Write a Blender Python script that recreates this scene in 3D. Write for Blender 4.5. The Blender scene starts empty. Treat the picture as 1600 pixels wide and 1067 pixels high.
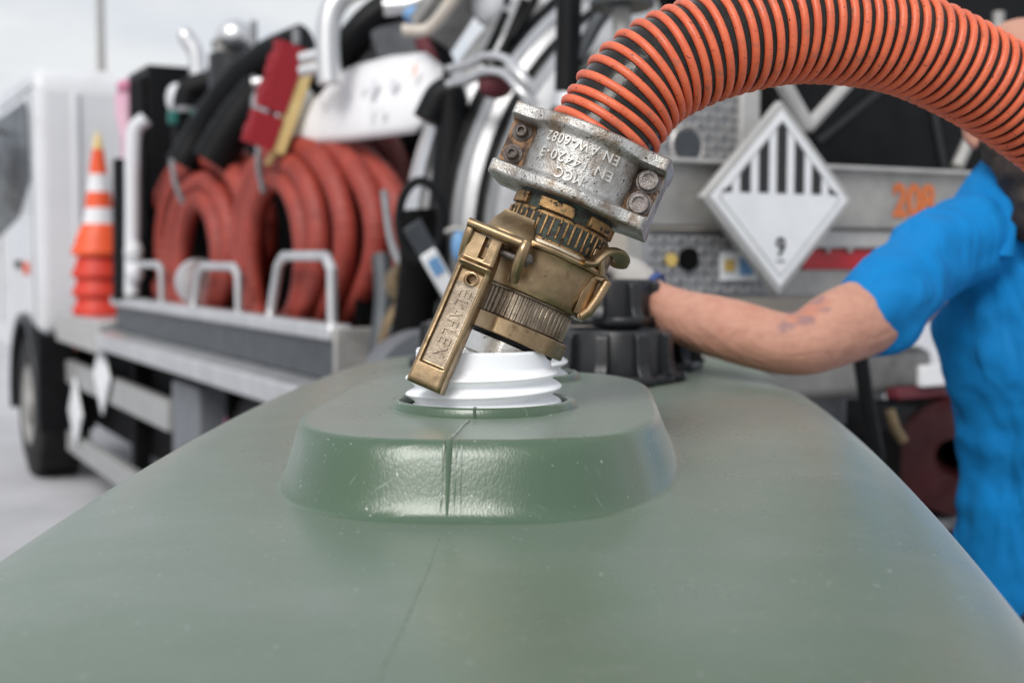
import bpy, bmesh, math, random
import numpy as np
from mathutils import Vector, Matrix, Euler, noise as mnoise

random.seed(7)
PI = math.pi
SC = bpy.context.scene
COL = SC.collection
R = math.radians

# ------------------------------------------------------------------ camera
CAM_H = 1.44
FPX = 2000.0                      # focal length in photo pixels (1600 wide)
PITCH = math.atan(133.5 / FPX)
cam = bpy.data.cameras.new('camera')
cam.sensor_width = 36.0
cam.lens = 36.0 * FPX / 1600.0
cam.clip_start = 0.02
cam.clip_end = 6000
cam.dof.use_dof = True
cam.dof.focus_distance = 1.13
cam.dof.aperture_fstop = 4.3
cam.dof.aperture_blades = 9
camo = bpy.data.objects.new('camera', cam)
COL.objects.link(camo)
camo.location = (0, 0, CAM_H)
camo.rotation_euler = (PI / 2 - PITCH, 0, 0)
SC.camera = camo

# ------------------------------------------------------------------ world: bright overcast
SUN_EL, SUN_AZ = R(42), R(203)          # azimuth of the sun measured clockwise from +Y
w = bpy.data.worlds.new('World')
SC.world = w
w.use_nodes = True
nt = w.node_tree
nt.nodes.clear()
out = nt.nodes.new('ShaderNodeOutputWorld')
bg = nt.nodes.new('ShaderNodeBackground')
bg.inputs['Strength'].default_value = 0.1
sky = nt.nodes.new('ShaderNodeTexSky')
sky.sky_type = 'NISHITA'
sky.sun_disc = False
sky.sun_elevation = SUN_EL
sky.sun_rotation = SUN_AZ
sky.dust_density = 3.0
tc = nt.nodes.new('ShaderNodeTexCoord')
mp = nt.nodes.new('ShaderNodeMapping')
mp.inputs['Scale'].default_value = (1.0, 1.0, 3.2)
nz = nt.nodes.new('ShaderNodeTexNoise')
nz.inputs['Scale'].default_value = 2.3
nz.inputs['Detail'].default_value = 6
nz.inputs['Roughness'].default_value = 0.55
cr = nt.nodes.new('ShaderNodeValToRGB')
cr.color_ramp.elements[0].position = 0.40
cr.color_ramp.elements[0].color = (5.9, 6.5, 7.4, 1)
cr.color_ramp.elements[1].position = 0.58
cr.color_ramp.elements[1].color = (8.4, 8.5, 8.6, 1)
mx = nt.nodes.new('ShaderNodeMixRGB')
mx.inputs['Fac'].default_value = 0.9
nt.links.new(tc.outputs['Generated'], mp.inputs['Vector'])
nt.links.new(mp.outputs['Vector'], nz.inputs['Vector'])
nt.links.new(nz.outputs['Fac'], cr.inputs['Fac'])
nt.links.new(sky.outputs['Color'], mx.inputs['Color1'])
nt.links.new(cr.outputs['Color'], mx.inputs['Color2'])
nt.links.new(mx.outputs['Color'], bg.inputs['Color'])
nt.links.new(bg.outputs['Background'], out.inputs['Surface'])

# ------------------------------------------------------------------ soft sun set behind the camera, standing in for a flash
sl = bpy.data.lights.new('sun', 'SUN')
sl.energy = 2.3
sl.angle = R(28)
sl.color = (1.0, 0.97, 0.93)
so = bpy.data.objects.new('sun', sl)
COL.objects.link(so)
sd = Vector((math.sin(SUN_AZ) * math.cos(SUN_EL), math.cos(SUN_AZ) * math.cos(SUN_EL), math.sin(SUN_EL)))
so.rotation_euler = sd.to_track_quat('Z', 'Y').to_euler()
so.location = (-2, -4, 6)

SC.view_settings.view_transform = 'Standard'
SC.view_settings.look = 'None'
SC.view_settings.gamma = 1.0
SC.view_settings.exposure = 0.10
SC.view_settings.use_curve_mapping = False
SC.cycles.max_bounces = 8
SC.cycles.use_denoising = True

# ------------------------------------------------------------------ helpers
FWD = Vector((0, math.cos(PITCH), -math.sin(PITCH)))
UPV = Vector((0, math.sin(PITCH), math.cos(PITCH)))
CAMP = Vector((0, 0, CAM_H))


def ray(px, py):
    return Vector((1, 0, 0)) * ((px - 800) / FPX) + UPV * ((533.5 - py) / FPX) + FWD


def P(px, py, d):
    """point of the place that lies d metres ahead"""
    return CAMP + ray(px, py) * d


MATS = {}


def pm(name, c1, c2=None, scale=30.0, rough=0.5, metal=0.0, bump=0.0, bscale=200.0, spots=None,
       rvar=0.1, sss=0.0, spec=0.5, coat=0.0, detail=4.0, lo=0.35, hi=0.65, stretch=None, spots2=None,
       sheen=0.0, coords='Object'):
    """procedural principled material: two noise-mixed colours, stains, roughness variation, fine relief"""
    m = bpy.data.materials.new(name)
    m.use_nodes = True
    n = m.node_tree
    b = n.nodes['Principled BSDF']
    b.inputs['Metallic'].default_value = metal
    b.inputs['Specular IOR Level'].default_value = spec
    if sss:
        b.inputs['Subsurface Weight'].default_value = sss
        b.inputs['Subsurface Radius'].default_value = (0.012, 0.010, 0.008)
        b.inputs['Subsurface Scale'].default_value = 1.0
    if coat:
        b.inputs['Coat Weight'].default_value = coat
    if sheen:
        b.inputs['Sheen Weight'].default_value = sheen
    t = n.nodes.new('ShaderNodeTexCoord')
    src = t.outputs[coords]
    if stretch:
        mp = n.nodes.new('ShaderNodeMapping')
        mp.inputs['Scale'].default_value = stretch
        n.links.new(src, mp.inputs['Vector'])
        src = mp.outputs['Vector']

    def noise(s, d=detail, r=0.6):
        x = n.nodes.new('ShaderNodeTexNoise')
        x.inputs['Scale'].default_value = s
        x.inputs['Detail'].default_value = d
        x.inputs['Roughness'].default_value = r
        n.links.new(src, x.inputs['Vector'])
        return x

    def ramp(sock, a, z):
        r = n.nodes.new('ShaderNodeMapRange')
        r.inputs['From Min'].default_value = a
        r.inputs['From Max'].default_value = z
        n.links.new(sock, r.inputs['Value'])
        return r.outputs['Result']

    if c2 is None:
        c2 = tuple(min(1, x * 0.86) for x in c1)
    na = noise(scale)
    mixc = n.nodes.new('ShaderNodeMixRGB')
    mixc.inputs['Color1'].default_value = (*c1, 1)
    mixc.inputs['Color2'].default_value = (*c2, 1)
    n.links.new(ramp(na.outputs['Fac'], lo, hi), mixc.inputs['Fac'])
    col = mixc.outputs['Color']
    for sp in (spots, spots2):
        if sp:
            sc_, ss, th, wd = sp
            nb = noise(ss, 6.0, 0.65)
            mm = n.nodes.new('ShaderNodeMixRGB')
            mm.inputs['Color2'].default_value = (*sc_, 1)
            n.links.new(ramp(nb.outputs['Fac'], th, th + wd), mm.inputs['Fac'])
            n.links.new(col, mm.inputs['Color1'])
            col = mm.outputs['Color']
    n.links.new(col, b.inputs['Base Color'])
    nr = noise(scale * 2.3)
    rr = n.nodes.new('ShaderNodeMapRange')
    rr.inputs['From Min'].default_value = 0.3
    rr.inputs['From Max'].default_value = 0.7
    rr.inputs['To Min'].default_value = max(0.02, rough - rvar)
    rr.inputs['To Max'].default_value = min(1, rough + rvar)
    n.links.new(nr.outputs['Fac'], rr.inputs['Value'])
    n.links.new(rr.outputs['Result'], b.inputs['Roughness'])
    if bump:
        nb = noise(bscale, 3.0)
        bp = n.nodes.new('ShaderNodeBump')
        bp.inputs['Strength'].default_value = min(1.0, bump)
        bp.inputs['Distance'].default_value = 0.001
        n.links.new(nb.outputs['Fac'], bp.inputs['Height'])
        n.links.new(bp.outputs['Normal'], b.inputs['Normal'])
    MATS[name] = m
    return m


class MB:
    """collects shapes into one mesh"""

    def __init__(self):
        self.v, self.f = [], []

    def add(self, vs, fs):
        o = len(self.v)
        self.v += [tuple(x) for x in vs]
        self.f += [tuple(i + o for i in f) for f in fs]
        return self

    def box(self, x0, x1, y0, y1, z0, z1, mtx=None):
        vs = [Vector((x, y, z)) for x in (x0, x1) for y in (y0, y1) for z in (z0, z1)]
        if mtx is not None:
            vs = [mtx @ v for v in vs]
        return self.add(vs, [(0, 1, 3, 2), (4, 6, 7, 5), (0, 4, 5, 1), (2, 3, 7, 6), (0, 2, 6, 4), (1, 5, 7, 3)])

    def prism(self, pts, z0, z1, mtx=None):
        n = len(pts)
        vs = [Vector((x, y, z0)) for x, y in pts] + [Vector((x, y, z1)) for x, y in pts]
        if mtx is not None:
            vs = [mtx @ v for v in vs]
        fs = [tuple(range(n - 1, -1, -1)), tuple(range(n, 2 * n))]
        fs += [(i, (i + 1) % n, n + (i + 1) % n, n + i) for i in range(n)]
        return self.add(vs, fs)

    def lathe(self, prof, n=48, mtx=None, closed=False, rfun=None):
        """profile of (r, z) turned about z"""
        vs, fs = [], []
        m = len(prof)
        for i in range(n):
            a = 2 * PI * i / n
            for j, (r, z) in enumerate(prof):
                rr = r if rfun is None else rfun(r, z, a, j)
                v = Vector((rr * math.cos(a), rr * math.sin(a), z))
                vs.append(mtx @ v if mtx is not None else v)
        for i in range(n):
            k = (i + 1) % n
            for j in range(m if closed else m - 1):
                jj = (j + 1) % m
                fs.append((i * m + j, k * m + j, k * m + jj, i * m + jj))
        if not closed:
            if prof[0][0] > 1e-6:
                fs.append(tuple(i * m for i in range(n - 1, -1, -1)))
            if prof[-1][0] > 1e-6:
                fs.append(tuple(i * m + m - 1 for i in range(n)))
        return self.add(vs, fs)

    def tube(self, pts, r, n=10, closed=False, cap=True, flat=None, ref=None):
        """tube along a path; r a number or list; flat = (sx, sy) squash"""
        pts = [Vector(p) for p in pts]
        m = len(pts)
        rs = r if isinstance(r, (list, tuple)) else [r] * m
        tang = []
        for i in range(m):
            if closed:
                t = pts[(i + 1) % m] - pts[i - 1]
            else:
                t = pts[min(i + 1, m - 1)] - pts[max(i - 1, 0)]
            tang.append(t.normalized() if t.length > 1e-9 else Vector((0, 0, 1)))
        up = Vector(ref) if ref is not None else (Vector((0, 0, 1)) if abs(tang[0].z) < 0.9 else Vector((0, 1, 0)))
        nrm = (up - tang[0] * up.dot(tang[0])).normalized()
        vs, fs = [], []
        sx, sy = flat if flat else (1, 1)
        for i in range(m):
            nrm = (nrm - tang[i] * nrm.dot(tang[i])).normalized()
            bn = tang[i].cross(nrm)
            for k in range(n):
                a = 2 * PI * k / n
                vs.append(pts[i] + nrm * (math.cos(a) * rs[i] * sx) + bn * (math.sin(a) * rs[i] * sy))
        for i in range(m if closed else m - 1):
            j = (i + 1) % m
            for k in range(n):
                l = (k + 1) % n
                fs.append((i * n + k, i * n + l, j * n + l, j * n + k))
        if cap and not closed:
            fs.append(tuple(range(n - 1, -1, -1)))
            fs.append(tuple((m - 1) * n + k for k in range(n)))
        return self.add(vs, fs)

    def ball(self, c, rx, ry=None, rz=None, nu=20, nv=12, mtx=None):
        ry = rx if ry is None else ry
        rz = rx if rz is None else rz
        c = Vector(c)
        vs = [c + Vector((0, 0, rz))]
        for j in range(1, nv):
            p = PI * j / nv
            for i in range(nu):
                a = 2 * PI * i / nu
                vs.append(c + Vector((rx * math.sin(p) * math.cos(a), ry * math.sin(p) * math.sin(a), rz * math.cos(p))))
        vs.append(c - Vector((0, 0, rz)))
        fs = []
        for i in range(nu):
            k = (i + 1) % nu
            fs.append((0, 1 + i, 1 + k))
            for j in range(nv - 2):
                a, b = 1 + j * nu, 1 + (j + 1) * nu
                fs.append((a + i, b + i, b + k, a + k))
            fs.append((len(vs) - 1, 1 + (nv - 2) * nu + k, 1 + (nv - 2) * nu + i))
        if mtx is not None:
            vs = [mtx @ v for v in vs]
        return self.add(vs, fs)

    def relief(self, x0, x1, nx, z0, z1, nz, fun, back, outline=None):
        """closed block whose front (towards -y) follows fun(x, z); outline(u, w) may bend the grid"""
        vs, fs = [], []
        for j in range(nz + 1):
            for i in range(nx + 1):
                x = x0 + (x1 - x0) * i / nx
                z = z0 + (z1 - z0) * j / nz
                if outline:
                    x, z = outline(x, z)
                vs.append((x, fun(x, z), z))
        k = nx + 1
        for j in range(nz):
            for i in range(nx):
                fs.append((j * k + i, j * k + i + 1, (j + 1) * k + i + 1, (j + 1) * k + i))
        rim = [i for i in range(k)] + [j * k + nx for j in range(1, nz + 1)] + [nz * k + i for i in range(nx - 1, -1, -1)] + [j * k for j in range(nz - 1, 0, -1)]
        o = len(vs)
        for i in rim:
            vs.append((vs[i][0], back, vs[i][2]))
        L = len(rim)
        for a in range(L):
            b = (a + 1) % L
            fs.append((rim[b], rim[a], o + a, o + b))
        fs.append(tuple(o + a for a in range(L)))
        return self.add(vs, fs)

    def build(self, name, mat, parent=None, smooth=True, bevel=0.0, seg=2, angle=35, jitter=None):
        me = bpy.data.meshes.new(name)
        vs = self.v
        if jitter:
            amp, sc_ = jitter
            vs = [Vector(v) + mnoise.noise_vector(Vector(v) * sc_) * amp for v in vs]
        me.from_pydata([tuple(v) for v in vs], [], self.f)
        me.validate()
        me.materials.append(MATS[mat] if isinstance(mat, str) else mat)
        o = bpy.data.objects.new(name, me)
        COL.objects.link(o)
        if parent is not None:
            o.parent = parent
        bm = bmesh.new()
        bm.from_mesh(me)
        bmesh.ops.recalc_face_normals(bm, faces=bm.faces)
        bm.to_mesh(me)
        bm.free()
        if bevel:
            md = o.modifiers.new('bevel', 'BEVEL')
            md.width = bevel
            md.segments = seg
            md.limit_method = 'ANGLE'
            md.angle_limit = R(35)
            md.harden_normals = False
        if smooth:
            me.shade_smooth()
            me.set_sharp_from_angle(angle=R(angle))
        return o


def tag(o, label=None, cat=None, group=None, kind=None):
    if label:
        o['label'] = label
    if cat:
        o['category'] = cat
    if group:
        o['group'] = group
    if kind:
        o['kind'] = kind
    return o


def thing(name, label, cat, loc=(0, 0, 0), mtx=None, group=None):
    o = bpy.data.objects.new(name, None)
    o.empty_display_size = 0.1
    COL.objects.link(o)
    if mtx is not None:
        o.matrix_world = mtx
    else:
        o.location = loc
    return tag(o, label, cat, group)


def dup(root, loc=None, rotz=None, label=None):
    r = root.copy()
    COL.objects.link(r)
    if loc is not None:
        r.location = loc
    if rotz is not None:
        r.rotation_euler = (0, 0, rotz)
    if label:
        r['label'] = label
    for ch in list(root.children):
        c = ch.copy()
        COL.objects.link(c)
        c.parent = r
        for g in ch.children:
            d = g.copy()
            COL.objects.link(d)
            d.parent = c
    return r


def text_shape(s, size, depth, align='CENTER', spacing=1.0, offset=0.0):
    cu = bpy.data.curves.new('lettering', 'FONT')
    cu.body = s
    cu.size = size
    cu.extrude = depth
    cu.align_x = align
    cu.align_y = 'CENTER'
    cu.space_character = spacing
    cu.offset = offset
    cu.resolution_u = 3
    o = bpy.data.objects.new('lettering', cu)
    COL.objects.link(o)
    dg = bpy.context.evaluated_depsgraph_get()
    dg.update()
    me = bpy.data.meshes.new_from_object(o.evaluated_get(dg))
    vs = [v.co.copy() for v in me.vertices]
    fs = [tuple(p.vertices) for p in me.polygons]
    bpy.data.objects.remove(o)
    bpy.data.curves.remove(cu)
    bpy.data.meshes.remove(me)
    return vs, fs


def spline(pts, n):
    """Catmull-Rom through points of any dimension"""
    pts = [np.array(p, float) for p in pts]
    pts = [2 * pts[0] - pts[1]] + pts + [2 * pts[-1] - pts[-2]]
    res = []
    m = len(pts) - 3
    for i in range(m):
        p0, p1, p2, p3 = pts[i:i + 4]
        for k in range(n):
            t = k / n
            res.append(0.5 * ((2 * p1) + (-p0 + p2) * t + (2 * p0 - 5 * p1 + 4 * p2 - p3) * t * t + (-p0 + 3 * p1 - 3 * p2 + p3) * t ** 3))
    res.append(pts[-2])
    return res


def even(pts, step):
    """resample a polyline at an even step"""
    pts = [Vector(p[:3]) for p in pts]
    outp = [pts[0]]
    acc = 0.0
    for a, b in zip(pts, pts[1:]):
        L = (b - a).length
        while acc + L >= step and L > 1e-9:
            t = (step - acc) / L
            a = a + (b - a) * t
            outp.append(a)
            L = (b - a).length
            acc = 0.0
        acc += L
    return outp


def sstep(a, b, x):
    t = max(0.0, min(1.0, (x - a) / (b - a)))
    return t * t * (3 - 2 * t)


# ------------------------------------------------------------------ materials
pm('tank_green', (0.050, 0.099, 0.050), (0.046, 0.092, 0.047), 6, 0.30, 0, 0.35, 420, rvar=0.04, spec=0.85, sheen=0.24)
pm('neck_white', (0.92, 0.93, 0.95), (0.89, 0.90, 0.925), 30, 0.36, 0, 0.1, 90, sss=0.2, spec=0.45)
pm('brass', (0.42, 0.305, 0.18), (0.29, 0.20, 0.118), 45, 0.36, 1.0, 0.15, 900, spots=((0.13, 0.085, 0.05), 80, 0.58, 0.16), rvar=0.12)
pm('brass_dull', (0.30, 0.22, 0.14), (0.20, 0.14, 0.09), 70, 0.5, 1.0, 0.4, 900, spots=((0.09, 0.065, 0.05), 120, 0.52, 0.16))
pm('brass_grey', (0.36, 0.30, 0.23), (0.24, 0.19, 0.145), 70, 0.42, 1.0, 0.3, 900, spots=((0.12, 0.095, 0.07), 130, 0.55, 0.16))
pm('brass_patina', (0.40, 0.25, 0.11), (0.25, 0.14, 0.06), 110, 0.5, 0.8, 0.5, 700, spots=((0.03, 0.09, 0.06), 95, 0.61, 0.06), spots2=((0.025, 0.02, 0.015), 140, 0.52, 0.08))
pm('patina_dark', (0.030, 0.027, 0.024), (0.045, 0.066, 0.050), 150, 0.65, 0.3, 0.6, 600, lo=0.45, hi=0.62)
pm('cream_washer', (0.55, 0.47, 0.36), (0.42, 0.34, 0.24), 60, 0.5, 0.6, 0.5, 500, spots=((0.12, 0.09, 0.06), 180, 0.6, 0.08))
pm('cast_alu', (0.55, 0.545, 0.53), (0.40, 0.385, 0.36), 55, 0.45, 0.85, 0.9, 520, spots=((0.25, 0.19, 0.14), 40, 0.47, 0.17), spots2=((0.06, 0.05, 0.045), 260, 0.59, 0.06))
pm('alu_letters', (0.74, 0.72, 0.68), (0.62, 0.59, 0.55), 120, 0.5, 0.6, 0.5, 600, spots=((0.25, 0.2, 0.16), 200, 0.58, 0.1))
pm('rusty_pocket', (0.13, 0.072, 0.042), (0.34, 0.20, 0.11), 75, 0.8, 0.1, 1.0, 420, spots=((0.045, 0.03, 0.025), 60, 0.49, 0.09), lo=0.4, hi=0.6)
pm('bolt_dark', (0.15, 0.125, 0.115), (0.09, 0.07, 0.06), 200, 0.55, 0.6, 0.6, 700)
pm('bolt_steel', (0.22, 0.20, 0.195), (0.12, 0.10, 0.09), 220, 0.45, 0.8, 0.5, 700)
pm('nickel', (0.78, 0.76, 0.72), (0.66, 0.63, 0.58), 70, 0.3, 1.0, 0.35, 700, spots=((0.12, 0.1, 0.085), 70, 0.63, 0.05))
pm('hose_orange', (0.74, 0.155, 0.065), (0.62, 0.112, 0.046), 40, 0.43, 0, 0.2, 500, spots=((0.10, 0.03, 0.02), 330, 0.61, 0.05), spots2=((0.40, 0.12, 0.07), 70, 0.56, 0.14))
pm('hose_black', (0.008, 0.007, 0.0065), (0.020, 0.017, 0.015), 70, 0.20, 0, 0.3, 200, spots=((0.16, 0.14, 0.12), 500, 0.70, 0.05), rvar=0.10, spec=0.3)
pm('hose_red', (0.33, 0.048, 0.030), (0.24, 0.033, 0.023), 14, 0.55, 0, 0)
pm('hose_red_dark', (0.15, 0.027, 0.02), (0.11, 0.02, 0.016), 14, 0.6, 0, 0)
pm('black_plastic', (0.011, 0.012, 0.014), (0.017, 0.018, 0.020), 40, 0.36, 0, 0.3, 500, spec=0.4)
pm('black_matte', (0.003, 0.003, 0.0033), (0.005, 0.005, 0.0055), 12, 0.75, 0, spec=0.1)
pm('black_rubber', (0.0040, 0.0043, 0.005), (0.007, 0.0073, 0.008), 8, 0.5, 0, spec=0.15)
pm('tyre', (0.018, 0.018, 0.019), (0.03, 0.029, 0.028), 10, 0.8, 0, spec=0.2)
pm('ground', (0.50, 0.50, 0.52), (0.42, 0.42, 0.44), 1.2, 0.85, 0, 0.5, 60, spots=((0.34, 0.34, 0.36), 0.35, 0.52, 0.2))
pm('cab_white', (0.66, 0.67, 0.69), (0.60, 0.61, 0.63), 2, 0.35, 0, coat=0.2, spots=((0.50, 0.49, 0.48), 3, 0.56, 0.2))
pm('sheet_white', (0.82, 0.82, 0.83), (0.76, 0.76, 0.77), 5, 0.45, 0)
pm('cream_paint', (0.60, 0.54, 0.47), (0.53, 0.475, 0.41), 4, 0.5, 0)
pm('alu_bright', (0.72, 0.72, 0.72), (0.60, 0.60, 0.61), 12, 0.38, 0.85, stretch=(1, 1, 0.2))
pm('alu_tank', (0.62, 0.62, 0.62), (0.50, 0.50, 0.51), 3, 0.42, 0.75, spots=((0.34, 0.33, 0.33), 4, 0.55, 0.2))
pm('galv_grey', (0.40, 0.39, 0.37), (0.32, 0.31, 0.295), 14, 0.55, 0.45, spots=((0.24, 0.225, 0.21), 10, 0.55, 0.15))
pm('galv_light', (0.50, 0.49, 0.475), (0.42, 0.41, 0.40), 14, 0.5, 0.4)
pm('steel_grey', (0.26, 0.265, 0.275), (0.2, 0.205, 0.215), 20, 0.5, 0.4)
pm('beam_grey', (0.38, 0.38, 0.375), (0.32, 0.32, 0.315), 6, 0.5, 0.25)
pm('anthracite', (0.065, 0.072, 0.08), (0.05, 0.056, 0.062), 10, 0.5, 0.2)
pm('slate', (0.15, 0.16, 0.175), (0.125, 0.133, 0.147), 5, 0.5, 0.1)
pm('glass_dark', (0.012, 0.013, 0.015), (0.02, 0.021, 0.024), 3, 0.25, 0, spec=0.12)
pm('cone_orange', (0.80, 0.10, 0.022), (0.70, 0.075, 0.016), 8, 0.5, 0)
pm('cone_white', (0.78, 0.78, 0.80), None, 8, 0.4, 0)
pm('cone_red', (0.62, 0.035, 0.012), (0.52, 0.025, 0.01), 8, 0.55, 0)
pm('brush_red', (0.34, 0.010, 0.020), (0.24, 0.006, 0.013), 60, 0.7, 0)
pm('brush_yellow', (0.72, 0.55, 0.24), (0.64, 0.47, 0.19), 20, 0.5, 0)
pm('pink_cloth', (0.72, 0.46, 0.55), (0.62, 0.36, 0.46), 8, 0.8, 0)
pm('pink_strong', (0.60, 0.24, 0.34), (0.5, 0.18, 0.28), 8, 0.8, 0)
pm('sign_white', (0.80, 0.81, 0.82), (0.74, 0.75, 0.76), 12, 0.4, 0, spots=((0.62, 0.62, 0.62), 30, 0.64, 0.06))
pm('sign_black', (0.015, 0.015, 0.016), None, 12, 0.5, 0)
pm('sign_grey', (0.42, 0.42, 0.42), None, 12, 0.5, 0)
pm('print_orange', (0.62, 0.165, 0.04), (0.54, 0.13, 0.03), 20, 0.6, 0)
pm('print_faint', (0.72, 0.72, 0.75), None, 20, 0.6, 0)
pm('print_peach', (0.80, 0.40, 0.27), (0.82, 0.62, 0.54), 40, 0.6, 0)
pm('reflector_red', (0.52, 0.008, 0.018), (0.42, 0.006, 0.014), 10, 0.35, 0)
pm('sticker_yellow', (0.68, 0.48, 0.14), None, 10, 0.5, 0)
pm('sticker_blue', (0.16, 0.34, 0.60), None, 10, 0.5, 0)
pm('dark_red', (0.042, 0.006, 0.008), (0.025, 0.004, 0.006), 8, 0.45, 0)
pm('maroon', (0.14, 0.02, 0.03), (0.1, 0.015, 0.022), 8, 0.55, 0)
pm('teal', (0.02, 0.16, 0.14), None, 8, 0.5, 0)
pm('brass_far', (0.22, 0.16, 0.09), (0.14, 0.1, 0.06), 20, 0.5, 0.6)
pm('skin', (0.52, 0.275, 0.20), (0.46, 0.23, 0.165), 60, 0.6, 0, 0.6, 240, sss=0.08, spec=0.35, spots=((0.47, 0.20, 0.14), 9, 0.55, 0.2))
pm('beard', (0.018, 0.012, 0.009), (0.035, 0.022, 0.016), 200, 0.7, 0, 1.0, 300)
pm('polo_blue', (0.002, 0.190, 0.50), (0.002, 0.172, 0.45), 5, 0.85, 0, 0.4, 700, spec=0.25)
pm('polo_button', (0.02, 0.2, 0.42), None, 8, 0.4, 0)
pm('navy', (0.010, 0.014, 0.03), (0.014, 0.018, 0.036), 12, 0.8, 0)
pm('glove_grey', (0.40, 0.38, 0.36), (0.34, 0.32, 0.30), 40, 0.8, 0, 0.4, 300)
pm('glove_cuff', (0.04, 0.07, 0.22), None, 20, 0.8, 0)
pm('boot', (0.02, 0.018, 0.016), None, 20, 0.6, 0)
pm('tattoo', (0.36, 0.14, 0.11), (0.24, 0.13, 0.13), 30, 0.55, 0)
pm('hill', (0.50, 0.55, 0.60), (0.46, 0.51, 0.56), 0.01, 0.9, 0)  # distance haze put into the colour as a pale blue lift
pm('house_wall', (0.55, 0.53, 0.50), None, 0.5, 0.8, 0)
pm('roof', (0.20, 0.16, 0.15), None, 0.5, 0.8, 0)
pm('lamp_red', (0.55, 0.01, 0.015), None, 8, 0.2, 0, coat=0.4)


def skin_tattoo(local):
    """faded blue and orange ink near the elbow"""
    m = MATS['skin']
    n = m.node_tree
    b = n.nodes['Principled BSDF']
    t = n.nodes.new('ShaderNodeTexCoord')
    mp = n.nodes.new('ShaderNodeMapping')
    mp.vector_type = 'TEXTURE'
    mp.inputs['Location'].default_value = local
    mp.inputs['Rotation'].default_value = (0, R(-28), 0)
    mp.inputs['Scale'].default_value = (0.062, 0.07, 0.018)
    n.links.new(t.outputs['Object'], mp.inputs['Vector'])
    ln = n.nodes.new('ShaderNodeVectorMath')
    ln.operation = 'LENGTH'
    n.links.new(mp.outputs['Vector'], ln.inputs[0])
    nz_ = n.nodes.new('ShaderNodeTexNoise')
    nz_.inputs['Scale'].default_value = 42
    n.links.new(t.outputs['Object'], nz_.inputs['Vector'])
    ad = n.nodes.new('ShaderNodeMath')
    ad.operation = 'MULTIPLY_ADD'
    n.links.new(nz_.outputs['Fac'], ad.inputs[0])
    ad.inputs[1].default_value = 1.1
    n.links.new(ln.outputs['Value'], ad.inputs[2])
    mr = n.nodes.new('ShaderNodeMapRange')
    mr.inputs['From Min'].default_value = 1.55
    mr.inputs['From Max'].default_value = 1.15
    mr.inputs['To Max'].default_value = 0.6
    n.links.new(ad.outputs['Value'], mr.inputs['Value'])
    cr_ = n.nodes.new('ShaderNodeValToRGB')
    cr_.color_ramp.elements[0].position = 0.42
    cr_.color_ramp.elements[0].color = (0.17, 0.11, 0.14, 1)
    cr_.color_ramp.elements[1].position = 0.56
    cr_.color_ramp.elements[1].color = (0.44, 0.16, 0.10, 1)
    n.links.new(nz_.outputs['Fac'], cr_.inputs['Fac'])
    mm = n.nodes.new('ShaderNodeMixRGB')
    n.links.new(mr.outputs['Result'], mm.inputs['Fac'])
    n.links.new(b.inputs['Base Color'].links[0].from_socket, mm.inputs['Color1'])
    n.links.new(cr_.outputs['Color'], mm.inputs['Color2'])
    n.links.new(mm.outputs['Color'], b.inputs['Base Color'])


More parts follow.
